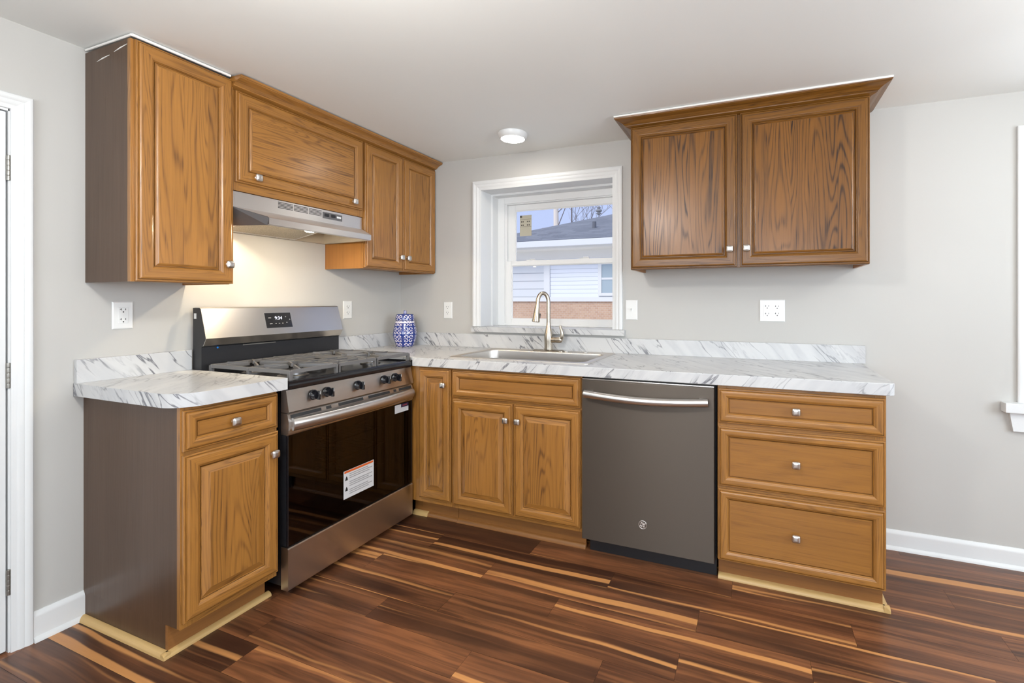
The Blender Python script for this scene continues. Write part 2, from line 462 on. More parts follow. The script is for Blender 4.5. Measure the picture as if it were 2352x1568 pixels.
# ------------------------------------------------------------------ door_1, left wall
d1 = thing('door_1', (0, -1.95, 0), 'white interior door in a moulded casing on the left wall', None, None, 'structure')
casing3(-2.812, -1.8965, 0, 1.976, LEFT, 'casing', d1, .0545)
m = MB(); m.box((DY1-.010, -.16, 0), (DY1, 0, DZ)); m.box((DY0, -.16, 0), (DY0+.010, 0, DZ)); m.box((DY0, -.16, DZ-.010), (DY1, 0, DZ))
m.box((DY1-.022, -.10, 0), (DY1-.010, -.045, DZ-.01)); m.build('jamb', 'white', d1, LEFT, smooth=False)
m = MB(); m.box((DY0+.013, -.040, .008), (DY1-.0145, -.003, DZ-.014), .002); m.build('door_leaf', 'white', d1, LEFT)
for z in (1.713, .250, .98):
    m = MB()
    for k in range(5):
        za = z-.045+k*.018
        m.lathe([(.0055, 0), (.0062, .001), (.0062, .0165), (.0055, .0175)], (DY1-.010, .002, za), 2, 14)
    m.box((DY1-.011, -.004, z-.044), (DY1-.0015, .001, z+.044)); m.build('hinge', 'hinge', d1, LEFT)

# ------------------------------------------------------------------ window_1 over the sink
wn1 = thing('window_1', (1.172, 0, WZ0), 'white double-hung kitchen window above the sink', None, None, 'structure')
casing3(.636, 1.706, WZ0+.001, 2.066, BACK, 'casing', wn1)
m = MB()   # stepped jamb
for (a, y0, y1) in ((0.0, 0.0, .125), (.014, .125, .200)):
    m.box((WX0-.02, y0, WZ0), (WX0+a, y1, WZ1), .0); m.box((WX1-a*.3, y0, WZ0), (WX1+.02, y1, WZ1), .0); m.box((WX0+a, y0, WZ1-a), (WX1-a*.3, y1, WZ1+.02), .0)
m.build('jamb', 'white', wn1, smooth=False)
def rect_frame(m, u0, u1, z0, z1, y0, y1, wl, wt, wb, bev=.002, wr=None):
    wr = wl if wr is None else wr
    m.box((u0, y0, z0), (u0+wl, y1, z1), bev); m.box((u1-wr, y0, z0), (u1, y1, z1), bev)
    m.box((u0+wl, y0, z1-wt), (u1-wr, y1, z1), bev); m.box((u0+wl, y0, z0), (u1-wr, y1, z0+wb), bev)
m = MB(); rect_frame(m, WX0+.008, WX1, WZ0, WZ1-.008, .200, .30, .058, .050, .014); rect_frame(m, WX0+.060, WX1-.02, WZ0, WZ1-.05, .212, .30, .018, .014, .008, .001)
m.build('vinyl_frame', 'vinyl', wn1)
lo = MB(); rect_frame(lo, .777, 1.632, 1.078, 1.530, .206, .236, .042, .034, .034, .0025)
lo = lo.build('lower_sash', 'vinyl', wn1)
MB().box((.819, .220, 1.11), (1.590, .224, 1.497)).build('pane', 'glass', lo, smooth=False)
m = MB(); rect_frame(m, .818, 1.591, 1.110, 1.498, .212, .220, .009, .007, .008, .0015); m.build('glazing_bead', 'vinyl', lo)
for x in (.975, 1.38):
    m = MB(); m.box((x-.035, .208, 1.5295), (x+.035, .236, 1.535), .002); m.lathe([(.013, 0), (.013, .007), (.010, .009)], (x, .222, 1.535), 2, 16)
    m.box((x-.006, .203, 1.535), (x+.034, .216, 1.542), .003); m.build('sash_lock', 'vinyl', lo)
up = MB(); rect_frame(up, .777, 1.632, 1.500, 1.938, .240, .268, .056, .040, .03, .0025, .05)
up = up.build('upper_sash', 'vinyl', wn1)
MB().box((.833, .252, 1.53), (1.582, .256, 1.898)).build('pane', 'glass', up, smooth=False)
m = MB(); rect_frame(m, .832, 1.583, 1.52, 1.899, .245, .252, .008, .008, .008, .0015); m.build('glazing_bead', 'vinyl', up)
st = MB().box((.866, .2505, 1.712), (.960, .2518, 1.862)).build('sticker', plain('tan_sticker', srgb(176, 170, 152), .6), up, smooth=False)
m = MB()
m.box((.867, .2500, 1.845), (.884, .2505, 1.861))
for (z, h) in ((1.832, .0016), (1.779, .0016)): m.box((.868, .2500, z), (.958, .2505, z+h))
for z in (1.811, 1.786):
    for x in (.876, .889, .924, .938): m.box((x, .2500, z), (x+.008, .2505, z+.010))
m.build('sticker_print', plain('sticker_ink', srgb(70, 66, 58), .6), up, smooth=False)
m = MB(); m.box((.640, -.034, 1.031), (1.722, .0, 1.0655)); m.box((WX0-.003, -.001, 1.033), (WX1+.003, .21, 1.0655)); m.build('sill', 'marble', wn1, smooth=False)

# ------------------------------------------------------------------ window_2, right end of the back wall
wn2 = thing('window_2', (4.15, .007, .77), 'white-cased window at the right edge of the back wall', None, None, 'structure')
casing3(3.590, 4.71, .774, 2.052, BACK, 'casing', wn2, .075, -.007)
m = MB(); m.box((3.530, -.046, .728), (4.77, .007, .774), .005); m.build('stool', 'white', wn2)
m = MB(); m.prism([(3.556, .728), (4.744, .728), (4.730, .640), (3.570, .640)], 1, -.016, .007); m.build('apron', 'white', wn2)
m = MB(); rect_frame(m, 3.66, 4.64, .765, 1.985, .10, .16, .05, .05, .05); m.box((3.70, .10, 1.35), (4.60, .15, 1.40)); m.build('sash', 'vinyl', wn2)
MB().box((3.70, .13, .80), (4.60, .134, 1.95)).build('pane', 'glass', wn2, smooth=False)
wn3 = thing('added_rear_window', (2.3, YF, .85), 'unseen rear-wall window added to light the ceiling', None, None, 'structure')  # unseen window, added so that its daylight reaches the ceiling
m = MB(); rect_frame(m, 1.15, 3.45, .85, 2.02, YF-.12, YF-.06, .05, .05, .05); m.box((2.27, YF-.12, .9), (2.33, YF-.06, 1.97)); m.build('sash', 'vinyl', wn3)
casing3(1.08, 3.52, .80, 2.09, lambda p: (p[0], YF+p[1], p[2]), 'casing', wn3, .07)
wn4 = thing('window_4', (XR, -2.2, .85), 'white window in the far right wall', None, None, 'structure')
m = MB(); rect_frame(m, -3.2, -1.2, .85, 2.02, XR+.06, XR+.12, .05, .05, .05); m.box((-2.23, XR+.06, .9), (-2.17, XR+.12, 1.97)); m.build('sash', 'vinyl', wn4, LEFT)
casing3(-3.27, -1.13, .80, 2.09, lambda p: (XR-p[1], p[0], p[2]), 'casing', wn4, .07)

# ------------------------------------------------------------------ cabinets
FR = [(0, 0), (0, .011), (.002, .013), (.0052, .0132), (.0060, .0100), (.0074, .0100), (.0080, .0145), (.0092, .0175), (.012, .0195), (.016, .0202)]
def front(name, parent, mp, u0, u1, z0, z1, d0, kind, grain=2, panelmat=None, frame='oak'):
    """door or drawer front: mitred frame with a lipped edge, and its panel as a child"""
    wd = {'door': .054, 'raised': .050, 'drawer': .040}[kind]
    lp = FR+[(wd-.010, .0202), (wd-.007, .0190), (wd-.004, .0165), (wd-.001, .0155), (wd+.001, .0120), (wd+.003, .0095)]
    o = MB().frame_loops(u0, u1, z0, z1, d0, lp).build(name, frame, parent, mp, angle=28)
    w0 = wd+.003
    G = [(w0-.001, .0095), (w0-.0004, .0040), (w0+.0016, .0040), (w0+.0022, .0095)]
    if kind == 'door': pl = G+[(w0+.004, .0095), (w0+.0065, .0125), (w0+.010, .0140), (w0+.014, .0148)]
    elif kind == 'raised': pl = G+[(w0+.004, .0090), (w0+.006, .0092), (w0+.024, .0150), (w0+.028, .0172), (w0+.031, .0176)]
    else: pl = G+[(w0+.003, .0095), (w0+.005, .0115), (w0+.008, .0115)]
    p = MB().frame_loops(u0, u1, z0, z1, d0, pl, last=True, grain=grain)
    p.build('panel', panelmat or ('oak_veneer' if kind == 'drawer' else 'oak_panel'), o, mp, angle=28)
    return o
def knob(parent, mp, u, z, d):
    m = MB(); m.lathe([(.0085, 0), (.0085, .002), (.0055, .004), (.005, .012), (.0075, .016)], (u, d, z), 1, 16)
    a = .0162; loops = []
    def ring(sc, dd):
        r = []
        for k in range(28):
            t = 2*PI*k/28; c, s_ = math.cos(t), math.sin(t); e = .45
            r.append((u+a*sc*math.copysign(abs(c)**e, c), d+dd, z+a*sc*math.copysign(abs(s_)**e, s_)))
        return r
    loops = [ring(.80, .0145), ring(.96, .0155), ring(1.0, .0180), ring(.98, .0215), ring(.88, .0242), ring(.60, .0262), ring(.25, .0270)]
    m.rings(loops); return m.build('knob', 'nickel', parent, mp, angle=50)
def face_frame(m, u0, u1, z0, z1, d0, d1, st=.038, rails=(), stiles=()):
    m.box((u0, d0, z0), (u0+st, d1, z1), .0008, 2); m.box((u1-st, d0, z0), (u1, d1, z1), .0008, 2)
    m.box((u0+st, d0, z1-st), (u1-st, d1, z1), .0008, 0); m.box((u0+st, d0, z0), (u1-st, d1, z0+st), .0008, 0)
    for z in rails: m.box((u0+st, d0, z-.019), (u1-st, d1, z+.019), .0008, 0)
    for u in stiles: m.box((u-.019, d0, z0+st), (u+.019, d1, min(rails)-.0195 if rails else z1-st), .0008, 2)
def carcass(c, mp, u0, u1, z0, z1, depth, sides=('oak_inside', 'oak_inside'), d0=.001, rails=(), stiles=(), bottom=.018, top=True, toe=None, frame='oak', sidetop=None):
    fd = depth-.019
    for k, (a, bb) in enumerate(((u0+.0005, u0+.014), (u1-.014, u1-.0005))):
        m = MB(); m.box((a, d0, z0), (bb, fd, sidetop or z1), 0, 2); m.build('side_panel', sides[k], c, mp, smooth=False)
    m = MB(); m.box((u0+.014, d0, z0+bottom), (u1-.014, fd, z0+bottom+.012), 0, 0); m.build('bottom_panel', 'oak_inside', c, mp, smooth=False)
    if top: m = MB(); m.box((u0+.014, d0, z1-.014), (u1-.014, fd, z1-.002), 0, 0); m.build('top_panel', 'oak_inside', c, mp, smooth=False)
    m = MB(); face_frame(m, u0, u1, z0, z1, fd, depth, .038, rails, stiles); m.build('face_frame', frame, c, mp)
    if toe:
        m = MB(); m.box((u0+.0005, toe-.012, 0.0005), (u1-.0005, toe+.0015, z0-.001), 0, 0); m.build('toe_kick', 'toe', c, mp, smooth=False)
def shoe(parent, mp, a, c, d, h=.018, wd=.022, mat='pine', axis=0):
    m = MB(); m.prism([(d, .0005), (d+wd, .0005), (d+wd*.94, h*.45), (d+wd*.7, h*.8), (d+wd*.3, h), (d, h)], axis, a, c)
    return m.build('shoe_moulding', mat, parent, mp)

# ---- uppers, left run
tc = thing('wall_cabinet', (0, -1.575, 1.315), 'tall single-door oak wall cabinet with dark brown side, left of the range hood', 'wall cabinet')
carcass(tc, LEFT, -1.752, -1.404, 1.315, 2.217, .305, ('laminate', 'oak_inside'))
d = front('door', tc, LEFT, -1.741, -1.3955, 1.318, 2.214, .3055, 'door'); knob(d, LEFT, -1.423, 1.401, .3255)
m = MB(); m.tube([(-1.752, .315, CZ(.3)-.008), (-1.41, .322, CZ(.3)-.008)], .0055, 8); m.tube([(-1.7535, .01, CZ(0)-.009), (-1.7535, .315, CZ(.3)-.009)], .004, 8)
m.build('caulk_bead', 'caulk', tc, LEFT)
m = MB()
for (d0, z0, d1_, z1) in ((.085, 2.168, .17, 2.178), (.20, 2.184, .285, 2.197)): m.tube([(-1.7525, d0, z0), (-1.7525, (d0+d1_)/2, (z0+z1)/2+.001), (-1.7525, d1_, z1)], [.0006, .0022, .0008], 6)
m.build('caulk_smear', 'caulk', tc, LEFT)
hc = thing('wall_cabinet', (0, -1.03, 1.735), 'short wide oak wall cabinet directly above the range hood', 'wall cabinet')
carcass(hc, LEFT, -1.4025, -.656, 1.735, 2.178, .305)
d = front('door', hc, LEFT, -1.384, -.667, 1.772, 2.1765, .3055, 'door', grain=0, panelmat='oak_panel')
knob(d, LEFT, -1.298, 1.807, .3255); knob(d, LEFT, -.744, 1.809, .3255)
cc = thing('wall_cabinet', (0, -.33, 1.436), 'two-door oak wall cabinet in the corner, right of the range hood', 'wall cabinet')
carcass(cc, LEFT, -.654, -.003, 1.436, 2.178, .305, stiles=(-.333,))
d = front('door', cc, LEFT, -.6515, -.336, 1.441, 2.1765, .3055, 'door'); knob(d, LEFT, -.366, 1.523, .3255)
d = front('door', cc, LEFT, -.332, -.006, 1.441, 2.1765, .3055, 'door'); knob(d, LEFT, -.303, 1.523, .3255)
CROWN = [(0, 2.170), (.0215, 2.1785), (.0250, 2.1800), (.0265, 2.1840), (.0300, 2.1860), (.0350, 2.1910), (.0460, 2.1980), (.0600, 2.2030), (.0680, 2.2060), (.0700, 2.2090), (.0730, 2.2100), (.0750, 2.2190), (0, 2.2190)]
cm = thing('crown_moulding', (.305, -.7, 2.178), 'oak crown moulding along the top of the left wall cabinets', 'crown moulding')
m = MB(); m.prism([(.3055+o, z+.0085) for o, z in CROWN], 0, -1.402, -.004); m.build('moulding', 'oak', cm, LEFT, angle=25)

# ---- upper right
rc = thing('wall_cabinet', (2.387, 0, 1.41), 'large two-door oak wall cabinet right of the window', 'wall cabinet')
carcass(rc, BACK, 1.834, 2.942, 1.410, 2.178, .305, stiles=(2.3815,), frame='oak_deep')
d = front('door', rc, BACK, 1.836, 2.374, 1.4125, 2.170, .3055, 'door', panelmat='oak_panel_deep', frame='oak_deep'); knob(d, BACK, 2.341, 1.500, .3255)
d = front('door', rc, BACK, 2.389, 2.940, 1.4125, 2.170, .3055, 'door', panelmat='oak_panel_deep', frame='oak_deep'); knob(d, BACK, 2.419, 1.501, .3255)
m = MB(); b = bmesh.new(); pv = None
for o, z in CROWN:
    o += .0; z -= .003
    pts = [(1.834-o, .002, z), (1.834-o, .3055+o, z), (2.942+o, .3055+o, z), (2.942+o, .002, z)]
    m_ = pts
    if pv is not None:
        for i in range(3):
            bb = bmesh.new(); bb.faces.new([bb.verts.new(p) for p in (pv[i], pv[i+1], m_[i+1], m_[i])]); m.bm(bb, 1 if i != 1 else 0, (3.3*i+1, 2.0))
    pv = m_
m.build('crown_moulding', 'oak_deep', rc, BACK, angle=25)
m = MB(); m.tube([(1.834-.074, .3055+.076, CZ(1.8)-.006), (2.942+.074, .3055+.076, CZ(2.9)-.003)], .0045, 8); m.build('caulk_bead', 'caulk', rc, BACK)

# ---- base cabinets
BZ, BT, BD = .105, .874, .610
bl = thing('base_cabinet', (0, -1.58, 0), 'narrow oak base cabinet with one drawer over one door, left of the range', 'base cabinet')
carcass(bl, LEFT, -1.757, -1.410, BZ, BT, BD, ('laminate', 'oak_inside'), rails=(.714,), top=False, toe=.538)
m = MB(); m.box((-1.7565, .001, .0005), (-1.744, .5255, BZ), 0, 2); m.build('side_skirt', 'laminate', bl, LEFT, smooth=False)
d = front('drawer', bl, LEFT, -1.754, -1.414, .721, .862, BD+.0005, 'drawer', grain=0); knob(d, LEFT, -1.588, .789, BD+.012)
d = front('door', bl, LEFT, -1.754, -1.412, .127, .707, BD+.0005, 'raised'); knob(d, LEFT, -1.441, .622, BD+.0205)
shoe(bl, LEFT, -1.778, -1.395, .538)
shoe(bl, lambda p: (p[0], -1.757-p[1], p[2]), .001, .558, 0.0)

bn = thing('base_cabinet', (.76, 0, 0), 'narrow one-door oak base cabinet in the corner beside the range', 'base cabinet')
carcass(bn, BACK, .655, .902, BZ, BT, BD, top=False, toe=.55, sidetop=.72)
m = MB(); m.box((.600, BD-.019, BZ), (.654, BD, BT), .0008, 2); m.build('corner_filler', 'oak', bn, BACK)
m = MB(); m.box((.600, .538, .0005), (.655, .55, BZ-.001), 0, 0); m.build('toe_kick', 'toe', bn, BACK, smooth=False)
d = front('door', bn, BACK, .684, .899, .132, .866, BD+.0005, 'raised'); knob(d, BACK, .863, .780, BD+.0205)
shoe(bn, BACK, .600, .700, .55, .024, .024); shoe(bn, BACK, .7005, .902, .55, .02, .018, 'toe')
bs = thing('base_cabinet', (1.29, 0, 0), 'oak sink base cabinet with a false drawer front over two doors', 'base cabinet')
carcass(bs, BACK, .904, 1.666, BZ, BT, BD, rails=(.711,), stiles=(1.289,), top=False, toe=.55, sidetop=.72)
front('false_drawer_front', bs, BACK, .911, 1.662, .717, .864, BD+.0005, 'drawer', grain=0)
d = front('door', bs, BACK, .912, 1.284, .126, .705, BD+.0005, 'raised'); knob(d, BACK, 1.253, .623, BD+.0205)
d = front('door', bs, BACK, 1.294, 1.662, .126, .705, BD+.0005, 'raised'); knob(d, BACK, 1.323, .623, BD+.0205)
shoe(bs, BACK, .904, 1.668, .55, .022, .02, 'toe')
bd = thing('base_cabinet', (2.62, 0, 0), 'oak base cabinet with three stacked drawers at the right end of the counter', 'base cabinet')
carcass(bd, BACK, 2.3035, 2.937, BZ, BT, BD, rails=(.70, .427), top=False, toe=.555)
m = MB(); m.box((2.9245, .001, .0005), (2.9365, .5425, BZ), 0, 2); m.build('side_skirt', 'oak_inside', bd, BACK, smooth=False)
for (z0, z1, kz) in ((.710, .860, .784), (.434, .693, .565), (.109, .420, .262)):
    d = front('drawer', bd, BACK, 2.3075, 2.933, z0, z1, BD+.0005, 'drawer', grain=0); knob(d, BACK, 2.615, kz, BD+.012)
shoe(bd, BACK, 2.3035, 2.960, .555, .02, .026)
shoe(bd, lambda p: (2.937+p[1], -p[0], p[2]), .001, .581, 0.0, .02, .023)

# ------------------------------------------------------------------ countertops
CT0, CT1 = .8755, .924
ARC = [(.65-.10+.10*math.cos(a), -1.787+.10-.10*math.sin(a)) for a in [PI/2*k/20 for k in range(21)]]
cl = thing('countertop', (.3, -1.58, CT0), 'short white marble-look countertop left of the range', 'countertop')
MB().plate([(.003, -1.3905), (.003, -1.787)]+ARC[::-1]+[(.65, -1.3905)], [], CT0, CT1).build('worktop', 'marble', cl, smooth=True, bevel=.003, angle=20)
m = MB(); m.box((.002, -1.785, CT1), (.022, -1.3905, 1.0155), .001); m.build('backsplash', 'marble', cl, smooth=False)
cr = thing('countertop', (1.5, -.3, CT0), 'long white marble-look countertop around the sink', 'countertop')
RX0 = .655
HOLE = [(.868, -.535), (1.652, -.535), (1.652, -.085), (.868, -.085)]
MB().plate([(.003, -.003), (2.962, -.003), (2.962, -.622), (2.956, -.636), (2.942, -.643), (.6535, -.643), (.6535, -.6215), (.003, -.6215)], [HOLE], CT0, CT1).build('worktop', 'marble', cr, smooth=False, bevel=.003)
m = MB(); m.box((.022, -.022, CT1), (2.980, -.002, 1.0155), .001); m.build('backsplash', 'marble', cr, smooth=False)
m = MB(); m.box((.002, -.6215, CT1), (.022, -.0225, 1.0155), .001); m.build('backsplash', 'marble', cr, smooth=False)

# ------------------------------------------------------------------ sink and faucet
sk = thing('sink', (1.26, -.31, CT1), 'shallow drop-in stainless steel kitchen sink under the window', 'sink')
def rrect(x0, x1, y0, y1, r, z, n=6):
    P = []
    for (cx, cy, a0) in ((x1-r, y1-r, 0), (x0+r, y1-r, 90), (x0+r, y0+r, 180), (x1-r, y0+r, 270)):
        for k in range(n+1):
            a = math.radians(a0+90*k/n); P.append((cx+r*math.cos(a), cy+r*math.sin(a), z))
    return P
SXa, SXb, SYa, SYb = .842, 1.680, -.562, -.062
loops = [rrect(SXa, SXb, SYa, SYb, .018, CT1+.0003), rrect(SXa+.001, SXb-.001, SYa+.001, SYb-.001, .018, CT1+.004), rrect(SXa+.005, SXb-.005, SYa+.005, SYb-.005, .016, CT1+.0062),
         rrect(SXa+.012, SXb-.012, SYa+.012, SYb-.012, .014, CT1+.0052)]
m = MB(); m.rings(loops, False, False)
BX0, BX1, BY0, BY1 = .878, 1.643, -.528, -.150
# deck ring between rim and bowl
m.rings([rrect(SXa+.012, SXb-.012, SYa+.012, SYb-.012, .014, CT1+.0052), rrect(BX0, BX1, BY0, BY1, .05, CT1+.0045)], False, False)
m.build('rim', 'sinksteel', sk)
m = MB(); m.rings([rrect(BX0, BX1, BY0, BY1, .05, CT1+.0045), rrect(BX0+.003, BX1-.003, BY0+.003, BY1-.003, .048, CT1-.003), rrect(BX0+.010, BX1-.010, BY0+.010, BY1-.010, .05, CT1-.15),
                   rrect(BX0+.022, BX1-.022, BY0+.022, BY1-.022, .05, CT1-.178), rrect(BX0+.05, BX1-.05, BY0+.05, BY1-.05, .05, CT1-.185)], False, True)
m.build('bowl', 'sinksteel', sk)
m = MB(); m.lathe([(.045, 0), (.045, .002), (.036, .003), (.034, -.003)], (1.26, -.33, CT1-.1848), 2, 28); m.build('drain', 'nickel', sk)
for x in (1.375, 1.50):
    m = MB(); m.lathe([(.016, 0), (.016, .003), (.013, .0055), (.004, .006)], (x, -.105, CT1+.005), 2, 20); m.build('hole_cover', 'nickel', sk)

FX, FY, FZ = 1.253, -.100, CT1+.0055
fa = thing('faucet', (FX, FY, FZ), 'brushed nickel gooseneck pull-down faucet standing at the back of the sink', 'faucet')
m = MB(); m.rings([rrect(FX-.105, FX+.105, FY-.028, FY+.028, .026, FZ), rrect(FX-.105, FX+.105, FY-.028, FY+.028, .026, FZ+.004), rrect(FX-.099, FX+.099, FY-.022, FY+.022, .021, FZ+.008)]); m.build('deck_plate', 'nickelwarm', fa)
m = MB(); m.lathe([(.026, .008), (.0265, .012), (.0255, .03), (.0265, .060), (.0275, .085), (.0250, .110), (.0200, .132), (.0160, .150), (.0135, .165), (.0130, .178)], (FX, FY, FZ), 2, 28); m.build('body', 'nickelwarm', fa)
dx, dy = -.86, -.51     # spout leans to the left and towards the room
R = .034
pts = [(FX, FY, FZ+.172), (FX, FY, FZ+.21), (FX, FY, FZ+.25), (FX, FY, FZ+.28), (FX, FY, FZ+.297)]
for k in range(1, 19):
    a = PI*k/18*.975; q = R*(1-math.cos(a)); pts.append((FX+dx*q, FY+dy*q, FZ+.302+R*1.75*math.sin(a)))
m = MB(); m.tube(pts, .0125, 16); m.build('spout', 'nickelwarm', fa)
e = Vector(pts[-1]); t = (Vector(pts[-1])-Vector(pts[-2])).normalized()
L = [(0, .0125), (.012, .0128), (.030, .0145), (.065, .0185), (.095, .0225), (.118, .0248), (.124, .0240), (.127, .020)]
m = MB(); m.tube([tuple(e+t*s_) for s_, r in L], [r for s_, r in L], 20)
hd = m.build('spray_head', 'nickelwarm', fa)
m = MB(); q = e+t*.072+Vector((.0195, .008, 0)); m.tube([tuple(q), tuple(q+t*.03)], .005, 8); m.build('spray_button', 'blackmat', hd)
m = MB(); m.lathe([(.0165, 0), (.0195, .006), (.0195, .030), (.018, .031), (.018, .0325), (.0198, .0335), (.0205, .055), (.0185, .066), (.012, .072)], (FX+.020, FY, FZ+.072), 0, 22)
m.build('valve', 'nickelwarm', fa)
m = MB(); m.tube([(FX+.074, FY, FZ+.066), (FX+.088, FY-.002, FZ+.082), (FX+.094, FY-.003, FZ+.105), (FX+.092, FY-.004, FZ+.125), (FX+.085, FY-.004, FZ+.145), (FX+.082, FY-.004, FZ+.160)], [.014, .0135, .0115, .0095, .0085, .006], 14)
m.build('lever', 'nickelwarm', fa)

# ------------------------------------------------------------------ dishwasher
dw = thing('dishwasher', (1.98, -.3, 0), 'slate grey dishwasher with a bowed bar handle under the counter', 'dishwasher')
m = MB(); m.box((1.674, .02, .085), (2.298, .585, .872), .002); m.build('tub', 'blackgap', dw, BACK)
m = MB(); m.box((1.6715, .588, .086), (2.2915, .632, .860), .004, 0); m.build('door', 'slate', dw, BACK)
m = MB(); m.box((1.673, .586, .8605), (2.290, .628, .866), .001, 0); m.build('control_strip', 'steel', dw, BACK)
m = MB(); m.box((1.690, .545, .0005), (2.296, .56, .084)); m.build('kick_plate', 'blackmat', dw, BACK, smooth=False)
m = MB(); P = []
for k in range(21):
    s_ = k/20; P.append((1.692+s_*.574, .655+.018*math.sin(PI*s_), .797-.012*math.sin(PI*s_)))
m.tube(P, .0165, 18, flat=1.15)
for u in (1.712, 2.246): m.box((u-.02, .630, .787), (u+.02, .656, .812), .004)
m.build('handle', 'steel', dw, BACK)
bx, bz, br = 1.973, .206, .0205
lg = MB().lathe([(br, 0), (br, .0012), (br*.97, .0018)], (bx, .632, bz), 1, 40).build('badge', plain('badge_grey', srgb(120, 114, 108), .35, .9), dw, BACK)
m = MB()
ring = [(bx+br*.9*math.cos(2*PI*k/40), .6342, bz+br*.9*math.sin(2*PI*k/40)) for k in range(41)]
m.tube(ring, .0011, 8)
def curl(cx, cz, r0, r1, a0, turns, n=26):
    m.tube([(bx+(cx+(r0+(r1-r0)*k/n)*math.cos(a0+turns*2*PI*k/n))*br, .6342, bz+(cz+(r0+(r1-r0)*k/n)*math.sin(a0+turns*2*PI*k/n))*br) for k in range(n+1)], .0009, 6)
curl(-.22, .08, .40, .10, .6, 1.25); curl(.26, .20, .24, .06, 1.2, 1.1); curl(.24, -.18, .28, .07, 2.2, -1.15)
curl(-.22, -.36, .18, .06, 2.6, .9)
for k in range(4):
    a = PI/2*k+.4; curl(.62*math.cos(a), .62*math.sin(a), .16, .05, a, .8, 14)
m.build('monogram', plain('badge_silver', srgb(226, 220, 214), .3, .8), lg, BACK)

# ------------------------------------------------------------------ range
RY0, RY1 = -1.3855, -.6265
rg = thing('gas_range', (.32, -1.006, 0), 'stainless steel gas range with black oven door and cast iron grates', 'gas range')
m = MB(); m.box((.02, RY0+.002, .045), (.600, RY1-.002, .872), .002); m.build('body', 'blackmat', rg)
for (x, y) in ((.08, RY0+.05), (.08, RY1-.05), (.58, RY0+.05), (.58, RY1-.05)):
    m = MB(); m.lathe([(.018, .0005), (.018, .02), (.010, .022), (.010, .05)], (x, y, 0), 2, 14); m.build('foot', 'blackmat', rg)
# storage drawer
m = MB(); m.prism([(.602, .030), (.640, .030), (.644, .035), (.644, .203), (.641, .208), (.634, .2095), (.602, .2095)], 1, RY0+.001, RY1-.001); m.build('storage_drawer', 'steel', rg, angle=30)
# oven door: frame with window opening, glass, steel top rail
dr = MB(); Z0, Z1 = .2145, .680
for lo_, hi_ in (((.602, RY0+.002, Z0), (.630, -1.245, Z1)), ((.602, -.800, Z0), (.630, RY1-.002, Z1)), ((.602, -1.245, Z0), (.630, -.800, .272)), ((.602, -1.245, .640), (.630, -.800, Z1))): dr.box(lo_, hi_)
door = dr.build('oven_door', 'blackmat', rg, smooth=False)
m = MB(); m.box((.6315, RY0+.004, Z0), (.640, RY1-.004, Z1-.002), .0015); m.build('door_glass', 'ovenglass', door)
for y in (RY0+.0015, RY1-.0065): MB().box((.6305, y, Z0), (.6405, y+.005, Z1)).build('glass_edge', 'black', door, smooth=False)
top = MB(); top.prism([(.602, .680), (.641, .680), (.646, .690), (.648, .735), (.642, .762), (.634, .771), (.602, .772)], 1, RY0+.001, RY1-.001); top.build('top_rail', 'steel', door, angle=30)
m = MB()
for (a, c) in ((-1.372, -1.225), (-1.198, -1.172), (-1.130, -.985), (-.950, -.805), (-.775, -.757), (-.735, -.640)):
    m.prism([(.6412, .7640), (.6452, .7510), (.6466, .7514), (.6426, .7645)], 1, a, c)
m.build('vent_slots', 'slot', door, smooth=False)
P = []
for k in range(25):
    s_ = k/24; P.append((.660+.034*math.sin(PI*s_)**.7, RY0+.010+s_*(RY1-RY0-.035), .727))
m = MB(); m.tube(P, .0175, 18, flat=1.5)
for y in (RY0+.022, RY1-.032): m.box((.640, y-.012, .714), (.664, y+.012, .740), .004)
m.build('handle', 'steel', door)
WH = plain('label_white', srgb(205, 205, 205), .5); GR = plain('label_grey_print', srgb(150, 150, 150), .5); OR = plain('label_orange', srgb(205, 92, 30), .5); INK = plain('label_ink', srgb(40, 40, 40), .5)
lb = MB().box((.6402, -1.100, .299), (.6408, -.913, .432)).build('warning_label', WH, door, smooth=False)
MB().box((.6408, -1.096, .420), (.6411, -.917, .430)).build('orange_band', OR, lb, smooth=False)
m = MB()
for i in range(11):
    z = .409-i*.0094
    if i in (3, 7): continue
    m.box((.6408, -1.066, z), (.6411, -.922-random.uniform(0, .03), z+.0042))
m.build('fine_print', GR, lb, smooth=False)
for z in (.385, .335): MB().prism([(-1.092, z), (-1.076, z), (-1.078, z+.012), (-1.084, z+.021), (-1.088, z+.012)], 0, .6408, .6411).build('warning_pictogram', INK, lb, smooth=False)
l2 = MB().box((.6402, -.763, .630), (.6408, -.658, .674)).build('rating_label', WH, door, smooth=False)
MB().box((.6408, -.716, .655), (.6411, -.658, .6745)).build('label_band', plain('label_purple', srgb(46, 34, 62), .5), l2, smooth=False)
MB().box((.6411, -.704, .662), (.6413, -.670, .668)).build('band_print', plain('label_red', srgb(150, 60, 66), .5), l2, smooth=False)
# oven cavity with racks
m = MB()
for lo_, hi_ in (((.14, -1.27, .25), (.15, -.77, .66)), ((.15, -1.27, .24), (.601, -.77, .25)), ((.15, -1.27, .66), (.601, -.77, .67)), ((.15, -1.28, .25), (.601, -1.27, .66)), ((.15, -.77, .25), (.601, -.76, .66))): m.box(lo_, hi_)
m.build('oven_cavity', plain('enamel_brown', (.075, .055, .042), .45), rg, smooth=False)
for z in (.36, .475, .565):
    m = MB(); m.tube([(.575, -1.262, z), (.575, -.778, z)], .0035, 8); m.tube([(.22, -1.262, z), (.22, -.778, z)], .0035, 8)
    for k in range(13): m.tube([(.22, -1.25+k*.0385, z), (.575, -1.25+k*.0385, z)], .0018, 6)
    m.build('oven_rack', 'nickel', rg)
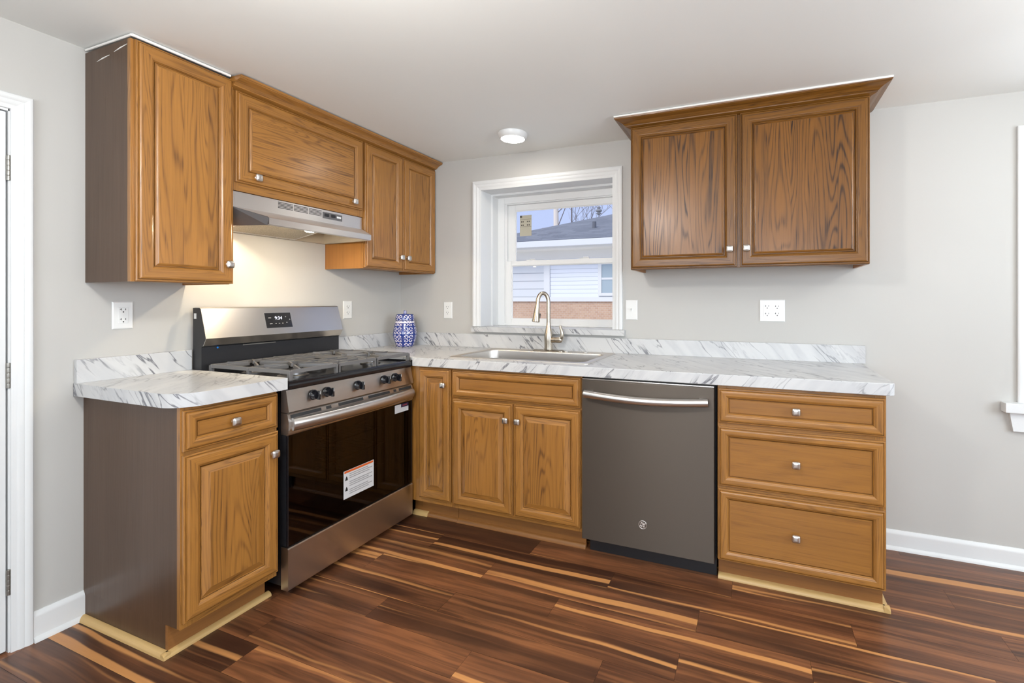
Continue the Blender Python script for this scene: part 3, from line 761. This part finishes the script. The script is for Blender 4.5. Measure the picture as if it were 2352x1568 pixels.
# the body box is solid in front of the cavity only behind it
rg_body = [o for o in rg.children if o.name.startswith('body')][0]
m = MB()
m.box((.02, RY0+.002, .045), (.135, RY1-.002, .872)); m.box((.135, RY0+.002, .045), (.600, -1.285, .872)); m.box((.135, -.755, .045), (.600, RY1-.002, .872))
m.box((.135, -1.285, .045), (.600, -.755, .235)); m.box((.135, -1.285, .675), (.600, -.755, .872))
bpy.data.objects.remove(rg_body); m.build('body', 'blackmat', rg, smooth=False)
# control panel and knobs
m = MB(); m.prism([(.602, .774), (.646, .774), (.649, .778), (.632, .868), (.628, .871), (.602, .872)], 1, RY0+.001, RY1-.001); m.build('control_panel', 'steel', rg, angle=30)
for y in (-1.263, -1.191, -1.015, -.841, -.761):
    m = MB(); c = (.6405, y, .829)
    m.lathe([(.0225, 0), (.0225, .004), (.0195, .006), (.0185, .020), (.0165, .026), (.008, .027)], c, 0, 26)
    m.box((.6655, y-.0045, .829-.0195), (.682, y+.0045, .829+.0195), .0025)
    kb = m.build('burner_knob', 'black', rg)
    MB().box((.6818, y-.001, .834), (.6826, y+.001, .847)).build('pointer', 'plastic', kb, smooth=False)
# cooktop
m = MB(); m.prism([(.030, .8725), (.628, .8725), (.650, .8745), (.652, .882), (.651, .897), (.645, .906), (.634, .9075), (.618, .900), (.10, .900), (.030, .905)], 1, RY0+.0005, RY1-.0005)
m.build('cooktop', 'black', rg, angle=40)
for y in (RY0+.004, RY1-.004): MB().prism([(y-.0035, .899), (y+.0035, .899), (y+.003, .9075), (y-.003, .9075)], 0, .09, .64).build('cooktop_rim', 'black', rg)
BUR = [(.22, -1.235, .036), (.48, -1.235, .048), (.35, -1.006, .044), (.22, -.775, .042), (.48, -.775, .036)]
for (x, y, r) in BUR:
    m = MB(); m.lathe([(r+.016, 0), (r+.016, .004), (r+.004, .008), (r+.003, .018), (r-.004, .019)], (x, y, .9005), 2, 32)
    bu = m.build('burner', plain('burner_alloy', srgb(120, 118, 116), .35, .9), rg)
    m = MB(); m.lathe([(r, .0195), (r+.001, .022), (r, .027), (r-.006, .0295), (.004, .030)], (x, y, .9005), 2, 32); m.build('burner_cap', 'black', bu)
GZ = .9425
def bar(m, a, c, w=.0066, z=GZ, h=.0078):
    a, c = Vector((*a, 0)), Vector((*c, 0)); t = (c-a).normalized(); n = Vector((-t.y, t.x, 0))*w
    lo_ = [tuple(p+Vector((0, 0, zz))) for p, zz in ((a+n, z-h), (a-n, z-h), (a-n*.75, z+h), (a+n*.75, z+h))]
    hi_ = [tuple(p+Vector((0, 0, zz))) for p, zz in ((c+n, z-h), (c-n, z-h), (c-n*.75, z+h), (c+n*.75, z+h))]
    m.rings([lo_, hi_])
for gi, (y0, y1) in enumerate(((-1.364, -1.128), (-1.120, -.892), (-.884, -.648))):
    m = MB(); x0, x1 = .118, .628
    bar(m, (x0, y0), (x1, y0)); bar(m, (x0, y1), (x1, y1)); bar(m, (x0, y0), (x0, y1)); bar(m, (x1, y0), (x1, y1))
    xm = (x0+x1)/2; ym = (y0+y1)/2
    if gi != 1:
        bar(m, (xm, y0), (xm, y1))
        for (bx_, by_, br_) in [q for q in BUR if abs(q[1]-ym) < .05]:
            for k in range(6):
                a = PI/6+PI/3*k if gi else PI/3*k+PI/2
                ca, sa = math.cos(a), math.sin(a)
                far = min([(x-bx_)/ca for x in ((x0 if bx_ < xm else xm), (xm if bx_ < xm else x1)) if abs(ca) > 1e-3 and (x-bx_)/ca > 0]+[(y-by_)/sa for y in (y0, y1) if abs(sa) > 1e-3 and (y-by_)/sa > 0])
                bar(m, (bx_+ca*.026, by_+sa*.026), (bx_+ca*far, by_+sa*far), .0052, GZ+.003)
    else:
        for y in (y0+.055, y1-.055): bar(m, (x0, y), (x1, y), .0052, GZ+.003)
        for x in (.20, .27, .43, .50, .57): bar(m, (x, y0), (x, y1), .0052, GZ+.002)
    for (x, y) in ((x0, y0), (x0, y1), (x1, y0), (x1, y1), (xm, y0), (xm, y1)): m.box((x-.008, y-.008, .901), (x+.008, y+.008, GZ+.004), .002)
    m.build('grate', 'iron', rg, angle=40)
# backguard
m = MB(); m.prism([(.020, .874), (.082, .874), (.082, 1.028), (.092, 1.036), (.112, 1.068), (.074, 1.205), (.066, 1.2105), (.020, 1.2105)], 1, RY0, RY1); bgd = m.build('backguard', 'blackmat', rg, angle=25)
m = MB(); m.prism([(.083, 1.030), (.096, 1.0355), (.115, 1.069), (.0765, 1.2065), (.068, 1.2125), (.030, 1.2125), (.030, 1.2107), (.066, 1.2107), (.0745, 1.205), (.1125, 1.068), (.093, 1.037), (.083, 1.0325)], 1, RY0+.0005, RY1-.0005)
m.build('steel_fascia', 'steel', bgd, angle=22)
def on_fascia(s_, y, lift=0.0):   # s_ up the sloping face
    a, c = Vector((.115, 0, 1.069)), Vector((.0765, 0, 1.2065)); t = (c-a).normalized(); n = Vector((t.z, 0, -t.x))
    p = a+t*s_+n*lift; return (p.x, y, p.z)
def fbox(m, y0, y1, s0, s1, l0, l1):
    m.rings([[on_fascia(s0, y0, l0), on_fascia(s0, y1, l0), on_fascia(s1, y1, l0), on_fascia(s1, y0, l0)], [on_fascia(s0, y0, l1), on_fascia(s0, y1, l1), on_fascia(s1, y1, l1), on_fascia(s1, y0, l1)]])
m = MB(); fbox(m, -1.094, -.950, .034, .114, .0002, .0012); ds = m.build('display', plain('display_glass', (.012, .012, .014), .08), bgd, smooth=False)
td = bpy.data.curves.new('clock_text', 'FONT'); td.body = '9:34'; td.size = .024; td.extrude = .0003; td.align_x = 'CENTER'
to = bpy.data.objects.new('clock_text_source', td); COL.objects.link(to)
bpy.context.view_layer.update()
tm = bpy.data.meshes.new_from_object(to.evaluated_get(bpy.context.evaluated_depsgraph_get())); bpy.data.objects.remove(to)
tm.transform(Matrix.Identity(4))
for v in tm.vertices: v.co = Vector(on_fascia(.078+v.co.y, -1.022+v.co.x, .0016+v.co.z))-rg.location
tm.materials.clear(); tm.materials.append(emit('clock_digits', (.86, .84, 1.0), 2.2))
to = bpy.data.objects.new('clock_digits', tm); COL.objects.link(to); to.parent = ds; to['label'] = 'lit white clock digits'
TMK = plain('touch_mark_grey', srgb(150, 150, 150), .5)
for (y, s_, a, h) in ((-1.078, .086, .016, .004), (-1.074, .054, .014, .004), (-.984, .090, .006, .004), (-.982, .058, .006, .004), (-.962, .074, .005, .005), (-1.045, .055, .008, .003), (-1.026, .055, .008, .003), (-1.007, .055, .008, .003)):
    m = MB(); fbox(m, y, y+a, s_, s_+h, .0012, .0014); m.build('touch_mark', TMK, ds, smooth=False)
m = MB(); m.box((.028, RY0-.0006, 1.16), (.045, RY0, 1.185)); m.build('side_sticker', 'plastic', bgd, smooth=False)
m = MB(); m.lathe([(.004, 0), (.004, .003)], (.083, -1.318, 1.022), 0, 12); m.build('blue_cap', plain('blue_cap', srgb(20, 110, 190), .4), bgd)
m = MB(); m.box((.082, -1.20, 1.022), (.0835, -1.03, 1.027)); m.build('vent_trim', 'hinge', bgd, smooth=False)

# ------------------------------------------------------------------ range hood
HY0, HY1 = -1.401, -.657
rh = thing('range_hood', (.15, -1.03, 1.59), 'under-cabinet stainless steel range hood with lit lamp above the range', 'range hood')
m = MB(); m.box((.002, HY0, 1.655), (.300, HY1, 1.7335), .003, 1); m.build('body', 'hoodsteel', rh)
LX, LYa, LYb = .447, HY0+.076, HY1-.078
TH = .0015
def quad(m, *p): m.poly(p, 1)
v = MB()
A0, A1 = (.300, HY0, 1.664), (.300, HY1, 1.664)
T0, T1 = (.437, LYa, 1.6185), (.437, LYb, 1.6185)
F0, F1 = (.447, LYa, 1.612), (.447, LYb, 1.612)
B0, B1 = (.447, LYa, 1.584), (.447, LYb, 1.584)
E0, E1 = (.432, LYa, 1.581), (.432, LYb, 1.581)
quad(v, A0, A1, T1, T0); quad(v, T0, T1, F1, F0); quad(v, F0, F1, B1, B0); quad(v, B0, B1, E1, E0)
v = v.build('visor', 'hoodsteel', rh, angle=60)
sd = MB()
W0, W1 = (.002, HY0, 1.664), (.002, HY1, 1.664); K0, K1 = (.002, HY0, 1.588), (.002, HY1, 1.588)
sd.poly([W0, A0, T0, F0, B0, E0, K0], 0); sd.build('side_cheek', 'hoodside', rh, smooth=False)
sd = MB(); sd.poly([W1, K1, E1, B1, F1, T1, A1], 0); sd.build('side_cheek', 'hoodside', rh, smooth=False)
un = MB(); PZ = 1.650
I0, I1, I2, I3 = (.016, HY0+.016, PZ), (.016, HY1-.016, PZ), (.405, LYb-.016, PZ-.028), (.405, LYa+.016, PZ-.028)
R0, R1, R2, R3 = (.012, HY0+.012, 1.590), (.012, HY1-.012, 1.590), (.428, LYb-.006, 1.5835), (.428, LYa+.006, 1.5835)
un.poly([I0, I1, I2, I3], 1); un.poly([R0, R1, I1, I0], 1); un.poly([R3, I3, I2, R2], 1)
un.poly([R0, I0, I3, R3], 0); un.poly([R1, R2, I2, I1], 0)
un.poly([K0, K1, R1, R0], 1); un.poly([E0, R3, R2, E1], 1); un.poly([K0, R0, R3, E0], 0); un.poly([K1, E1, R2, R1], 0)
un.build('underside_pan', plain('hood_pan_grey', srgb(176, 168, 154), .42, .3), rh, smooth=False)
def pan_z(x): return PZ-.028*(x-.016)/.389
def mesh_mat():
    t = NT('aluminium_mesh_filter'); p = t.pos()
    vz = t.n('ShaderNodeTexVoronoi', {'Vector': p, 'Scale': 420.0}).outputs[0]
    t.set(color=t.mix(t.rng(vz, .1, .6), srgb(225, 216, 198), srgb(150, 140, 122)), rough=.4, metal=.7); t.bump(vz, .4, .002); return t.m
x0, x1, y0, y1 = .034, .330, -1.262, -.880
def fz(x): return 1.5935+(x-x0)*.135
f = MB(); f.rings([[(x0, y0, fz(x0)-.004), (x1, y0-.03, fz(x1)-.004), (x1, y1-.03, fz(x1)-.004), (x0, y1, fz(x0)-.004)], [(x0, y0, fz(x0)+.006), (x1, y0-.03, fz(x1)+.006), (x1, y1-.03, fz(x1)+.006), (x0, y1, fz(x0)+.006)]])
fo = f.build('grease_filter', mesh_mat(), rh, smooth=False)
m = MB()
for a, c in (((x0, y0), (x1, y0-.03)), ((x1, y0-.03), (x1, y1-.03)), ((x1, y1-.03), (x0, y1)), ((x0, y1), (x0, y0))): m.tube([(a[0], a[1], fz(a[0])), (c[0], c[1], fz(c[0]))], .0062, 8)
m.build('filter_frame', 'hoodsteel', fo)
WARM = (1.0, .83, .58)
for (x, y, z) in ((.372, -1.060, 1.600), (.12, -1.345, 1.640)):
    m = MB(); m.lathe([(.022, pan_z(x)-z), (.026, .006), (.029, 0), (.026, -.002)], (x, y, z), 2, 24); lh = m.build('lamp_holder', 'hoodsteel', rh)
    m = MB(); m.lathe([(.025, -.0021), (.023, -.007), (.016, -.011), (.006, -.0125)], (x, y, z), 2, 24)
    lp_ = m.build('lamp', emit('hood_lamp_glow', WARM, LAMP_POWER['hood']), lh); lp_['label'] = 'lit warm hood lamp'
for y in (-1.165, -.985, -.905):
    m = MB(); m.lathe([(.002, 0), (.006, -.003), (.005, -.006), (.001, -.007)], (.030, y, 1.592), 2, 12); m.build('filter_clip', 'nickel', rh)
# front vents and switch panel
m = MB()
for (a, c) in ((-1.176, -1.098), (-1.092, -1.014), (-1.008, -.932)):
    for k in range(5): m.box((.2996, a, 1.7215-k*.0066), (.3006, c, 1.7245-k*.0066))
m.build('vent_slots', 'slot', rh, smooth=False)
sp = MB().box((.2998, -.926, 1.687), (.3012, -.800, 1.721)).build('switch_panel', plain('switch_panel_grey', srgb(92, 90, 90), .5), rh, smooth=False)
for y in (-.902, -.860):
    m = MB(); m.box((.3012, y-.013, 1.698), (.306, y+.013, 1.714), .002); m.build('rocker_switch', 'blackmat', sp)
MB().box((.3012, -.836, 1.700), (.3016, -.808, 1.710)).build('nameplate', 'plastic', sp, smooth=False)

# ------------------------------------------------------------------ ginger jar
def jar_mat(name, cols, rows, z0, z1, ring=True):
    t = NT(name); tc_ = t.n('ShaderNodeTexCoord').outputs['Object']; x, y, z = t.sep(tc_)
    ang = t.math('ARCTAN2', y, x)
    U = t.add(t.mul(ang, cols/(2*PI)), 40.0); V = t.mul(t.add(z, -z0), rows/(z1-z0))
    col_i = t.math('FLOOR', U); row_i = t.math('FLOOR', V)
    su = t.math('MULTIPLY_ADD', t.math('MODULO', col_i, 2.0), 2.0, -1.0)
    sv = t.math('MULTIPLY_ADD', t.math('FLOORED_MODULO', row_i, 2.0), 2.0, -1.0)
    cu_ = t.mul(t.add(t.math('FRACT', U), -.5), su); cv_ = t.mul(t.add(t.math('FRACT', V), -.5), sv)
    r = t.math('SQRT', t.add(t.mul(cu_, cu_), t.mul(cv_, cv_)))
    th = t.math('ARCTAN2', cv_, cu_)
    s_ = t.math('FRACT', t.add(t.math('MULTIPLY', th, 1/(2*PI)), t.add(t.mul(r, 2.6), 1.0)))
    band = t.rng(t.math('ABSOLUTE', t.add(s_, -.5)), .16, .21, 1.0, 0.0)
    inside = t.rng(r, .46, .50, 1.0, 0.0)
    white = t.mul(band, inside)
    neck = t.rng(t.math('ABSOLUTE', t.add(z, -(z1+.004))), .004, .005, 1.0, 0.0)
    f = t.math('MAXIMUM', white, neck) if ring else white
    t.set(color=t.mix(f, srgb(20, 46, 126), srgb(228, 222, 230)), rough=.16, coat=.4, coatr=.05); t.bump(f, .25, .001); return t.m
jx, jy = .172, -.150
jr = thing('ginger_jar', (jx, jy, CT1), 'blue and white swirl-patterned ceramic jar standing in the counter corner', 'jar')
m = MB(); m.lathe([(.050, .0005), (.057, .002), (.060, .008), (.066, .028), (.0755, .058), (.0795, .080), (.079, .098), (.075, .125), (.069, .152), (.064, .172), (.0625, .180), (.060, .182)], (jx, jy, CT1), 2, 64)
m.build('jar_body', jar_mat('blue_swirl_glaze', 12, 6, .004, .168), jr)
m = MB(); m.lathe([(.0600, .1825), (.0630, .184), (.0625, .205), (.060, .219), (.054, .226), (.030, .229), (.012, .230), (.0115, .248), (.010, .2515), (.004, .2525)], (jx, jy, CT1), 2, 64)
m.build('jar_lid', jar_mat('blue_swirl_glaze_lid', 12, 1, .190, .226, False), jr)

# ------------------------------------------------------------------ outlets and switch
def receptacle_slots(m, u, z, d, r=1.0):
    m.box((u-.0085, d, z+.0005), (u-.0062, d+.0006, z+.0085)); m.box((u-.0115, d, z+.0035), (u-.0085, d+.0006, z+.0052)); m.box((u+.0062, d, z+.001), (u+.0082, d+.0006, z+.008))
    m.lathe([(.0027, 0), (.0027, .0006)], (u, d, z-.0065), 1, 12)
def duplex(parent, mp, u, z, d=.006):
    for dz in (.0195, -.0195):
        m = MB(); P = []
        for k in range(32):
            a = 2*PI*k/32; P.append((u+.0172*math.cos(a), z+dz+max(-.0142, min(.0142, .0172*math.sin(a)))))
        m.prism(P, 1, d-.001, d+.0018); r = m.build('receptacle', 'plastic', parent, mp)
        m = MB(); receptacle_slots(m, u, z+dz, d+.0018); m.build('slots', 'slot', r, mp, smooth=False)
    m = MB(); m.lathe([(.003, 0), (.003, .001)], (u, d, z), 1, 12); m.build('screw', 'plastic', parent, mp)
def decora(parent, mp, u, z, d=.006):
    m = MB(); m.box((u-.0165, d-.001, z-.033), (u+.0165, d+.002, z+.033), .001); r = m.build('receptacle', 'plastic', parent, mp)
    m = MB()
    for dz in (.0205, -.0205): receptacle_slots(m, u, z+dz, d+.002)
    m.build('slots', 'slot', r, mp, smooth=False)
    m = MB(); m.box((u-.009, d+.002, z-.004), (u-.001, d+.003, z+.004), .0005); m.box((u+.001, d+.002, z-.004), (u+.009, d+.003, z+.004), .0005); m.build('test_button', 'plastic', r, mp)
def plate(name, label, cat, mp, u0, u1, z0, z1, group=None):
    p = mp(((u0+u1)/2, 0, (z0+z1)/2)); o = thing(name, p, label, cat, group)
    m = MB(); m.rings([[(u0, .0006, z0), (u1, .0006, z0), (u1, .0006, z1), (u0, .0006, z1)], [(u0, .003, z0), (u1, .003, z0), (u1, .003, z1), (u0, .003, z1)], [(u0+.004, .0062, z0+.004), (u1-.004, .0062, z0+.004), (u1-.004, .0062, z1-.004), (u0+.004, .0062, z1-.004)]])
    m.build('cover_plate', 'plastic', o, mp, angle=20); return o
OG = 'electrical outlets above the counter'
o = plate('wall_outlet', 'white safety outlet with test buttons, on the left wall under the tall cabinet', 'outlet', LEFT, -1.671, -1.601, 1.126, 1.240, OG); decora(o, LEFT, -1.636, 1.183)
o = plate('wall_outlet', 'white duplex outlet on the left wall just right of the range', 'outlet', LEFT, -.522, -.452, 1.128, 1.242, OG); duplex(o, LEFT, -.487, 1.185)
o = plate('wall_outlet', 'white duplex outlet between the blue jar and the window', 'outlet', BACK, .390, .461, 1.118, 1.236, OG); duplex(o, BACK, .4255, 1.177)
o = plate('wall_outlet', 'wide white four-socket outlet plate under the right wall cabinet', 'outlet', BACK, 2.481, 2.609, 1.130, 1.250, OG); decora(o, BACK, 2.520, 1.190); duplex(o, BACK, 2.570, 1.190)
o = plate('light_switch', 'white toggle light switch right of the window', 'light switch', BACK, 1.724, 1.797, 1.128, 1.248)
m = MB(); m.box((1.7545, .0055, 1.176), (1.7665, .0072, 1.200), .0005); m.prism([(.0065, 1.184), (.0185, 1.196), (.0185, 1.201), (.0065, 1.194)], 0, 1.757, 1.764); m.build('toggle', 'plastic', o, BACK)
m = MB()
for z in (1.158, 1.218): m.lathe([(.003, 0), (.003, .001)], (1.7605, .006, z), 1, 12)
m.build('screw', 'plastic', o, BACK)

# ------------------------------------------------------------------ ceiling lights
def ceiling_light(x, y, label, k=1.0):
    z = CZ(x)-.0005; o = thing('ceiling_light', (x, y, z), label, 'ceiling light', 'round flush ceiling lights')
    m = MB(); m.lathe([(.084, 0), (.0865, -.003), (.0855, -.012), (.080, -.026), (.072, -.034), (.0695, -.035), (.068, -.033)], (x, y, z), 2, 48); m.build('housing', 'white', o)
    m = MB(); m.lathe([(.068, -.0332), (.060, -.0362), (.030, -.0385), (.004, -.039)], (x, y, z), 2, 40)
    d_ = m.build('diffuser', emit('led_diffuser', (1.0, .93, .84), LAMP_POWER['led']*k), o); d_['label'] = 'glowing white diffuser'
ceiling_light(1.130, -.338, 'small round flush ceiling light glowing above the window')
def uplight_globe(x, y, label, k=1.0):  # out-of-view lamp, shaped as a hanging globe to throw light on the ceiling
    z = CZ(x)-.0005; o = thing('ceiling_light', (x, y, z), label, 'ceiling light', None)
    m = MB(); m.lathe([(.060, 0), (.060, -.012), (.050, -.020), (.012, -.024), (.008, -.030), (.008, -.155), (.030, -.160), (.032, -.174)], (x, y, z), 2, 32); m.build('housing', 'nickel', o)
    m = MB(); m.lathe([(.030, -.175)]+[(.085*math.sin(a), -.255+.085*math.cos(a)) for a in [PI*(.12+.88*k_/16) for k_ in range(16)]]+[(.003, -.3399)], (x, y, z), 2, 32)
    d_ = m.build('diffuser', emit('uplight_globe_glow', (1.0, .98, .94), LAMP_POWER['globe']*k), o); d_['label'] = 'glowing globe shaped to light the ceiling too'
uplight_globe(1.60, -2.30, 'unseen ceiling light in the middle of the kitchen, made a globe to light the ceiling', 1.0)
uplight_globe(3.85, -1.3, 'unseen ceiling light at the right of the room, made a globe to light the ceiling', .45)

# ------------------------------------------------------------------ outdoors
def shingle_mat():
    t = NT('grey_shingles'); x, y, z = t.sep(t.pos())
    row = t.math('DIVIDE', y, .16); ri = t.math('FLOOR', row)
    wn_ = t.n('ShaderNodeTexWhiteNoise', {'Vector': t.xyz(t.math('FLOOR', t.add(t.mul(x, 3.3), t.mul(ri, .37))), ri)}, noise_dimensions='2D').outputs[0]
    line = t.rng(t.math('FRACT', row), .0, .16, 1.0, 0.0)
    n = t.noise(t.pos(), 30, 3)
    f = t.add(t.mul(wn_, .35), t.mul(n, .65))
    col = t.mix(f, srgb(100, 104, 112), srgb(152, 155, 160)); col = t.mix(t.mul(line, .6), col, srgb(60, 64, 74))
    t.set(color=col, rough=.9); return t.m
def siding_mat(name, color, pitch, vertical=2):
    t = NT(name); x, y, z = t.sep(t.pos())
    ln = t.rng(t.math('FRACT', t.math('DIVIDE', z, pitch)), 0.0, .14, 1.0, 0.0)
    t.set(color=t.mix(t.mul(ln, .8), color, srgb(120, 126, 136)), rough=.6); return t.m
def brick_mat():
    t = NT('pink_brick'); x, y, z = t.sep(t.pos())
    br_ = t.n('ShaderNodeTexBrick', {'Vector': t.xyz(x, z), 'Color1': srgb(204, 170, 142), 'Color2': srgb(192, 156, 130), 'Mortar': srgb(208, 196, 182), 'Scale': 6.5, 'Mortar Size': .012}).outputs[0]
    t.set(color=br_, rough=.9); return t.m
HY = 6.0
hs = thing('house', (-1.0, HY, 0), 'neighbouring white house with a grey shingle roof, seen through the kitchen window', 'house')
roofz = lambda y: 2.44+.35*(y-5.6)
m = MB(); b = bmesh.new()
# hip edge passes (-2.505, 6.543) and (-0.828, 8.277)
hx = lambda y: -2.505+(y-6.543)*(1.677/1.734)
P = [(hx(5.6), 5.6), (4.5, 5.6), (4.5, 10.0), (hx(10.0), 10.0)]
m.rings([[(x, y, roofz(y)-.06) for x, y in P], [(x, y, roofz(y)) for x, y in P]]); m.build('roof', shingle_mat(), hs, smooth=False)
m = MB(); m.box((hx(5.6)-.15, 5.50, 2.30), (4.5, 5.60, 2.42), .01); m.build('gutter', 'vinyl', hs)
m = MB(); m.box((hx(5.6)-.1, 5.60, 2.27), (4.5, 6.02, 2.32)); m.box((hx(5.6)-.1, 5.97, 2.10), (4.5, 6.03, 2.27)); m.build('soffit', plain('soffit_cream', srgb(240, 235, 224), .7), hs, smooth=False)
m = MB(); m.box((-1.52, HY, 1.27), (4.5, HY+.2, 2.10)); m.build('siding', siding_mat('white_siding', srgb(232, 235, 240), .082), hs, smooth=False)
m = MB(); m.box((-3.2, HY+.02, 1.27), (-1.58, HY+.2, 2.10)); m.build('shutter_panel', siding_mat('pale_blue_siding', srgb(220, 222, 222), .165), hs, smooth=False)
m = MB(); m.box((-1.60, HY-.03, 1.27), (-1.47, HY+.2, 2.10)); m.box((-3.3, HY-.04, 1.23), (4.5, HY+.2, 1.32)); m.build('corner_board', 'vinyl', hs, smooth=False)
m = MB(); m.box((-3.3, HY, -.1), (4.5, HY+.2, 1.24)); m.build('brick_base', brick_mat(), hs, smooth=False)
m = MB(); rect_frame(m, -.42, .60, 1.34, 2.02, HY-.04, HY, .07, .06, .06); m.box((-.36, HY-.03, 1.66), (.55, HY, 1.70)); wf = m.build('window', 'vinyl', hs)
m = MB(); m.box((-.36, HY-.02, 1.38), (.55, HY-.015, 1.98)); m.build('pane', plain('house_pane', srgb(170, 184, 190), .2), wf, smooth=False)
m = MB(); m.tube([(-.723, 6.626, 2.74), (-.723, 6.626, 2.93)], .042, 14); m.build('vent_pipe', plain('vent_pipe_grey', srgb(110, 112, 118), .7), hs)
m = MB(); m.tube([(-1.27, 8.6, roofz(8.6)-.05), (-1.27, 8.6, 3.50)], .03, 12); m.lathe([(.03, 0), (.075, .02), (.03, .06), (.085, .08), (.085, .11), (.03, .15), (.055, .17), (.02, .22)], (-1.27, 8.6, 3.46), 2, 14); m.build('vent_cap', plain('vent_cap_grey', srgb(150, 150, 152), .7), hs)
struct(MB().box((-30, .3, -.25), (30, 45, -.1)).build('ground', plain('pale_ground', srgb(228, 228, 222), .9), None, smooth=False), 'pale ground between the houses')

BK = plain('pale_bark', srgb(226, 214, 200), .9); BK2 = plain('grey_bark', srgb(120, 114, 116), .9)
def tree(x, y, h, r, label, mat, seed, trunk=True):
    rn = random.Random(seed); o = thing('tree', (x, y, -.1), label, 'tree', None)
    m = MB(); br_ = MB()
    top = Vector((x+rn.uniform(-.3, .3), y, h)); base = Vector((x, y, -.1))
    m.tube([tuple(base), tuple(base.lerp(top, .5)+Vector((rn.uniform(-.1, .1), 0, 0))), tuple(top)], [r, r*.75, r*.3], 10)
    def grow(p, dv, rad, depth):
        q = p+dv*.5+Vector((rn.uniform(-.1, .1), 0, rn.uniform(0, .1)))*dv.length; e = p+dv
        br_.tube([tuple(p), tuple(q), tuple(e)], [rad, rad*.8, rad*.5], 6)
        if depth:
            for _ in range(3):
                a = Vector((rn.uniform(-1, 1), rn.uniform(-.15, .15), rn.uniform(.3, 1.1))).normalized()
                grow(p.lerp(e, rn.uniform(.45, 1)), (a*.6+dv.normalized()*.5)*dv.length*.62, rad*.5, depth-1)
    for k in range(8):
        t_ = .30+.075*k; p = base.lerp(top, t_)
        a = Vector((rn.choice((-1, 1))*rn.uniform(.5, 1), rn.uniform(-.1, .1), rn.uniform(.5, 1.1))).normalized()
        grow(p, a*h*.24*(1.1-t_*.5), max(r*.22, .022)*(1.1-t_), 3)
    m.build('trunk', mat, o); br_.build('branches', BK2, o)
tree(-5.38, 15.5, 9.5, .15, 'bare tree with a thick pale trunk behind the neighbouring roof', BK, 3)
tree(-6.0, 18.5, 8.5, .06, 'thin bare grey tree right of the thick pale trunk behind the roof', BK2, 5)
tree(-4.9, 23.0, 9.5, .07, 'bare tree behind the right part of the neighbouring roof', BK2, 8)
